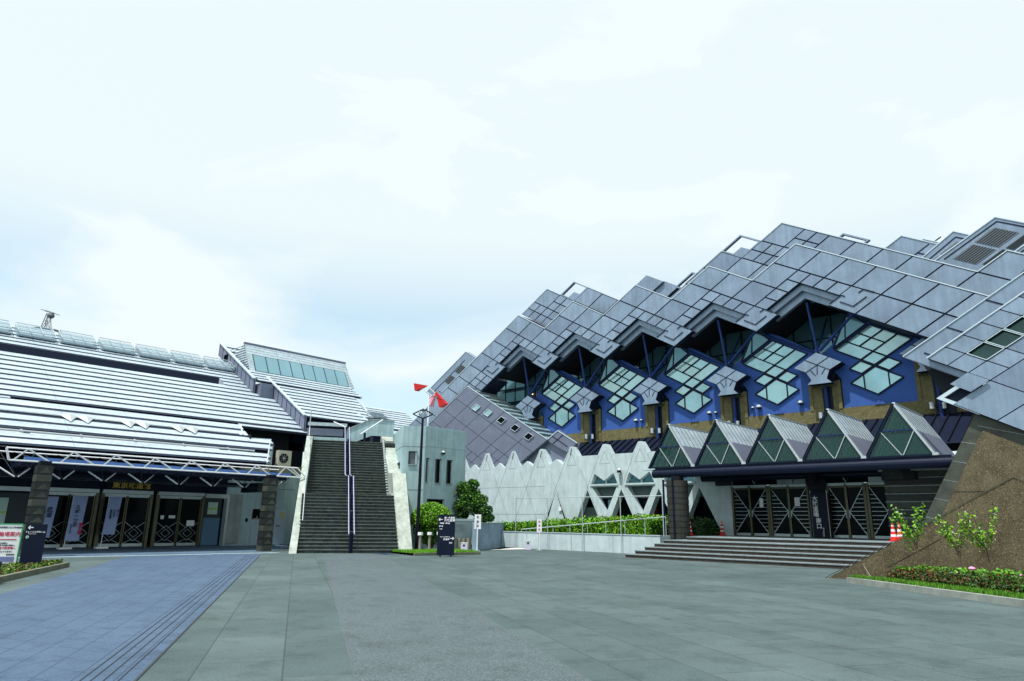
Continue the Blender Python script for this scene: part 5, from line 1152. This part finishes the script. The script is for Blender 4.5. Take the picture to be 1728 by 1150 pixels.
for k, (px, py) in enumerate(((708, 931), (724, 930), (740, 929))):
    c = W(px, py, 2, .08); m = MB(); m.tube((c.x, c.y, 0), (c.x, c.y, .86), .07, woodm, .06, n=10); m.tube((c.x, c.y, .86), (c.x, c.y, 1.0), .13, white, .12, n=10); o = m.build('topped_post')
    tag(o, ['white topped post nearest the stair wall in front of the green bush', 'white topped post in front of the middle of the green bush, between two others', 'white topped post half hidden behind the navy sign'][k], 'post', 'white topped posts before the round bush')
# kerb and grass bed under bush
k0 = W(700, 938.5, 2, 0); k1 = W(811, 936.5, 2, 0)
e = (k1-k0); le = e.length; e.normalize(); ne = Vector((-e.y, e.x, 0))
m = MB(); m.obox(k0, e*le, ne*.15, (0, 0, .12), mat('dark kerb stone', (.13, .14, .1), .9, 0, .3, 4)); o = m.build('bed_kerb'); tag(o, 'low dark kerb in front of the round bush and navy sign', 'kerb')
m = MB(); m.add([k0+ne*.15+Vector((0, 0, .1)), k1+ne*.15+Vector((0, 0, .1)), k1+ne*3+Vector((0, 0, .1)), k0+ne*4.5+Vector((0, 0, .1))], [(0, 1, 2, 3)], soil); struct(m.build('bed_soil'))
m = MB()
for k in range(9000):
    pp = k0+e*random.uniform(0, le)+ne*random.uniform(.16, 2.6)+Vector((0, 0, .1)); h = random.uniform(.04, .13); aa = random.uniform(0, 6.28)
    m.add([pp+Vector((.015, 0, 0)), pp-Vector((.015, 0, 0)), pp+Vector((math.cos(aa)*.06, math.sin(aa)*.06, h))], [(0, 1, 2)], random.choice((grassm, leaf_l, leaf_l)))
o = m.build('grass', fix=False); o['kind'] = 'stuff'; tag(o, 'bright grass in the bed under the round bush', 'grass')
# round clipped bush
bc = W(727, 905, 1, 25.6); bc = Vector((bc.x, bc.y, 0))
bt = thing('round_bush', 'large clipped bright green bush with twiggy base by the lamp post', 'bush', bc)
m = MB()
for k in range(16):
    aa = k*2.4; m.tube((bc.x+.1*math.cos(aa), bc.y+.1*math.sin(aa), .1), (bc.x+.75*math.cos(aa), bc.y+.75*math.sin(aa), 1.5), .035, bark, .012, n=5)
m.build('trunk', bt)
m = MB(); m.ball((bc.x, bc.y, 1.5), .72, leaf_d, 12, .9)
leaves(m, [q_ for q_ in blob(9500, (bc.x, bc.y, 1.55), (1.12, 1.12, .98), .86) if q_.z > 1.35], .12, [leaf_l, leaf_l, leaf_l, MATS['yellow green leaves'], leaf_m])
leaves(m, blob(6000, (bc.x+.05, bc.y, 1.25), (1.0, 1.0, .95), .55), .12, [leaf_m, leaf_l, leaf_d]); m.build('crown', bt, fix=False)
# evergreen tree
tcn = Vector((W(785, 880, 1, 29.5).x, 29.5, 0))
tt = thing('evergreen_tree', 'dark green glossy tree with several thin trunks in front of the concrete wall', 'tree', tcn)
m = MB(); lv = MB(); cl = []
m2 = lambda px, py, y=29.5: W(px, py, 1, y)
for px, py, r in ((782, 822, .42), (768, 835, .5), (795, 832, .55), (810, 845, .5), (755, 845, .42), (775, 855, .5), (800, 858, .55), (820, 862, .4), (790, 845, .6), (762, 862, .4), (812, 875, .42), (826, 874, .28), (780, 868, .42), (798, 818, .38)):
    for dy in (-.5, .4):
        c = m2(px, py, 29.5+dy); cl.append((c, r)); 
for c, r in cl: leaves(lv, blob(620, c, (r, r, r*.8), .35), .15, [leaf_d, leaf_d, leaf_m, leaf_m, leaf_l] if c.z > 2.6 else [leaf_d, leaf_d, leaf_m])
for k in range(5):
    b0 = tcn+Vector((.1*k-.2, .1, .1)); e0 = cl[k*5 % len(cl)][0]; mid = b0.lerp(e0, .5)+Vector((.1*(k-2), 0, .1)); m.tube(b0, mid, .06, bark, .045, n=7); m.tube(mid, e0, .045, bark, .02, n=6)
    e1 = cl[(k*5+7) % len(cl)][0]; m.tube(mid, e1, .03, bark, .015, n=5)
m.build('trunk', tt); lv.build('crown', tt, fix=False)
# bluish ramp wall, ramp surface
rw = MB(); ra = W(798, 930, 2, 0); rb = Vector((-33.4, 36.5, 0))
ra = Vector((-27.98, 27.18, 0)); rb = Vector((-33.9, 37.0, 0)); d_ = (rb-ra).normalized(); n_ = Vector((-d_.y, d_.x, 0))
rw.obox(ra+Vector((0, 0, 0)), rb-ra, n_*.25, (0, 0, 1.45), mat('shaded blue concrete', (.25, .36, .46), .85, 0, .22, 1.2, .1, 30, streak=.2)); rw.obox(ra-n_*.03+Vector((0, 0, 1.45)), rb-ra, n_*.3, (0, 0, .05), alum)
o = rw.build('blue_grey_wall'); tag(o, 'bluish grey concrete wall running back beside the ramp behind the white notice post', 'wall')
m = MB(); m.poly([(-28.3, 28.5), (-33.6, 37.0), (-32.5, 38.8), (-31.2, 36.0), (-31.0, 32.5), (-28.0, 31.9)], XY(.012), 0, 0, mat('pale ramp concrete', (.6, .6, .56), .9, 0, .08, 2)); struct(m.build('ramp_path'))
m = MB(); m.box((-34.2, 38.2, 0), (-33.0, 38.4, 1.5), conc_d); m.box((-34.1, 36.2, 0), (-33.3, 36.4, 1.25), MATS['shaded blue concrete']); o = m.build('low_wall'); tag(o, 'short dark concrete upstand at the left end of the hedge', 'wall')
# ================================================================== LEFT FOREGROUND PLANTER AND SIGNS
a = W(0, 984, 2, 0); b = W(117, 957, 2, 0); e = (b-a); le = e.length; e.normalize(); ne = Vector((e.y, -e.x, 0))
if ne.x > 0: ne = -ne
st0 = a-e*3
m = MB(); m.obox(st0, e*(le+3), ne*.15, (0, 0, .14), MATS['dark kerb stone']); o = m.build('bed_kerb'); tag(o, 'dark stone kerb of the small planting bed at the far left', 'kerb')
m = MB(); m.add([st0+ne*.15+Vector((0, 0, .11)), b+ne*.15+Vector((0, 0, .11)), b+ne*1.6+Vector((0, 0, .11)), st0+ne*6+Vector((0, 0, .11))], [(0, 1, 2, 3)], soil); struct(m.build('bed_soil'))
m = MB()
for k in range(7000):
    t = random.uniform(1.5, le+2.8); pp = st0+e*t+ne*random.uniform(.16, min(3.5, .3+(le+3-t)*.5))+Vector((0, 0, .1+random.uniform(0, .14))); leaves(m, [pp], .07, [leaf_m, leaf_l, leaf_r, leaf_d])
o = m.build('ground_cover', fix=False); o['kind'] = 'stuff'; tag(o, 'low green and rusty ground cover in the left planting bed', 'ground cover')
sp = W(49, 957, 2, .12); ang = math.radians(62)
q = thing('direction_sign', 'leaning navy sign board with a white left arrow at the far left planting bed', 'sign', (sp.x, sp.y, .1), rz=ang)
local_board(q, .82, 1.8, 0, navy, .1); arrow(q, -.2, 1.66, .2, -1); text_mesh('トレーニングルーム', .085, white, 'lettering', q, (0, -.005, 1.47), ROT_NY, bold=.003); text_mesh('TRAINING ROOM', .04, white, 'lettering', q, (-.12, -.005, 1.39), ROT_NY)
m = MB(); m.tube((-.28, -.004, 1.26), (-.28, -.012, 1.26), .06, white, n=16); m.tube((-.28, -.012, 1.26), (-.28, -.016, 1.26), .04, greenp, n=16); m.build('emblem', q, local=True); q.scale = (.66, .66, .68)
sp = W(12, 950, 2, .12)
q = thing('notice_board', 'white information board with crimson Japanese heading and arrow at the far left edge', 'sign', (-25.25, 4.98, .1), rz=ang)
local_board(q, 1.5, 1.62, .1, paper, .05); m = MB(); m.box((.75, -.01, .1), (.79, .06, 1.74), greenp); m.box((-.75, -.01, 1.72), (.75, .06, 1.76), greenp); m.build('frame', q, local=True)
m = MB(); m.box((-.7, -.012, .22), (.66, -.001, .42), mat('photo strip', (.16, .2, .4), .6)); m.build('photo_strip', q, local=True)
m = MB(); m.box((-.1, -.012, 1.1), (.62, -.002, 1.13), inkr); m.bar((-.14, -.007, 1.115), (-.06, -.007, 1.16), .004, .03, inkr); m.bar((-.14, -.007, 1.115), (-.06, -.007, 1.07), .004, .03, inkr); m.build('arrow', q, local=True)
for txt, sz, x, z, m_ in (('東京武道館二〇二号会議室', .075, .3, 1.6, inkb), ('駐輪場案内', .2, .25, 1.32, inkr), ('ご利用の皆様へ', .07, .1, .96, inkb), ('この先の階段下を通り裏手へ', .07, .15, .87, inkb), ('バイクは地下駐車場へ', .1, .15, .76, inkr), ('係員の指示に従ってください', .07, .1, .62, inkb), ('東京武道館', .06, .5, .5, inkb)):
    text_mesh(txt, sz, m_, 'lettering', q, (x, -.005, z), ROT_NY, bold=.002)
q.scale = (.7, .7, .7)
sp = W(3, 975, 2, 0)
m = MB(); m.obox(st0+e*2.0-ne*.02, e*.8, ne*.25, (0, 0, .5), navy); o = m.build('low_block'); tag(o, 'corner of a dark block at the extreme left edge in front of the planting bed', 'block')

# ================================================================== FAR PYLON
py = thing('radio_tower', 'distant lattice tower with horizontal aerials above the left roof ridge', 'tower', (-199, 40, 0))
pt_ = lambda x, y: W(x/8.215, 500+y/8.215, 1, 40)
m = MB(); t_ = pt_(680, 215); wb = 1.9; zb_ = pt_(640, 480).z
for (x0_, x1_) in ((530, 650), (700, 690), (720, 700), (600, 665)):
    m.tube(pt_(x0_, 520), pt_(x1_, 240), .1, louvre, n=5)
m.tube(pt_(640, 470), pt_(675, 250), .09, louvre, n=5)
for (a, b) in (((545, 470), (650, 345)), ((610, 340), (715, 480)), ((625, 345), (700, 345)), ((560, 470), (690, 355)), ((640, 260), (715, 275)), ((630, 340), (690, 250)), ((660, 345), (700, 480))): m.tube(pt_(*a), pt_(*b), .07, louvre, n=5)
m.tube((t_.x, 40, 0), (t_.x, 40, zb_), 1.0, louvre, n=6); m.build('mast', py)
m = MB(); m.tube(pt_(570, 185), pt_(640, 205), .1, louvre, n=5); m.tube(pt_(625, 200), pt_(750, 240), .2, louvre, n=5); m.tube(pt_(740, 235), pt_(820, 265), .1, louvre, n=5); m.ball(pt_(710, 272), .8, louvre, 8)
for k in range(20): a1 = 2*math.pi*k/20; c = pt_(640, 490); m.bar(c+Vector((math.cos(a1)*3.2, math.sin(a1)*3.2, 0)), c+Vector((math.cos(a1+.32)*3.2, math.sin(a1+.32)*3.2, 0)), .15, .5, louvre)
m.build('aerial', py)
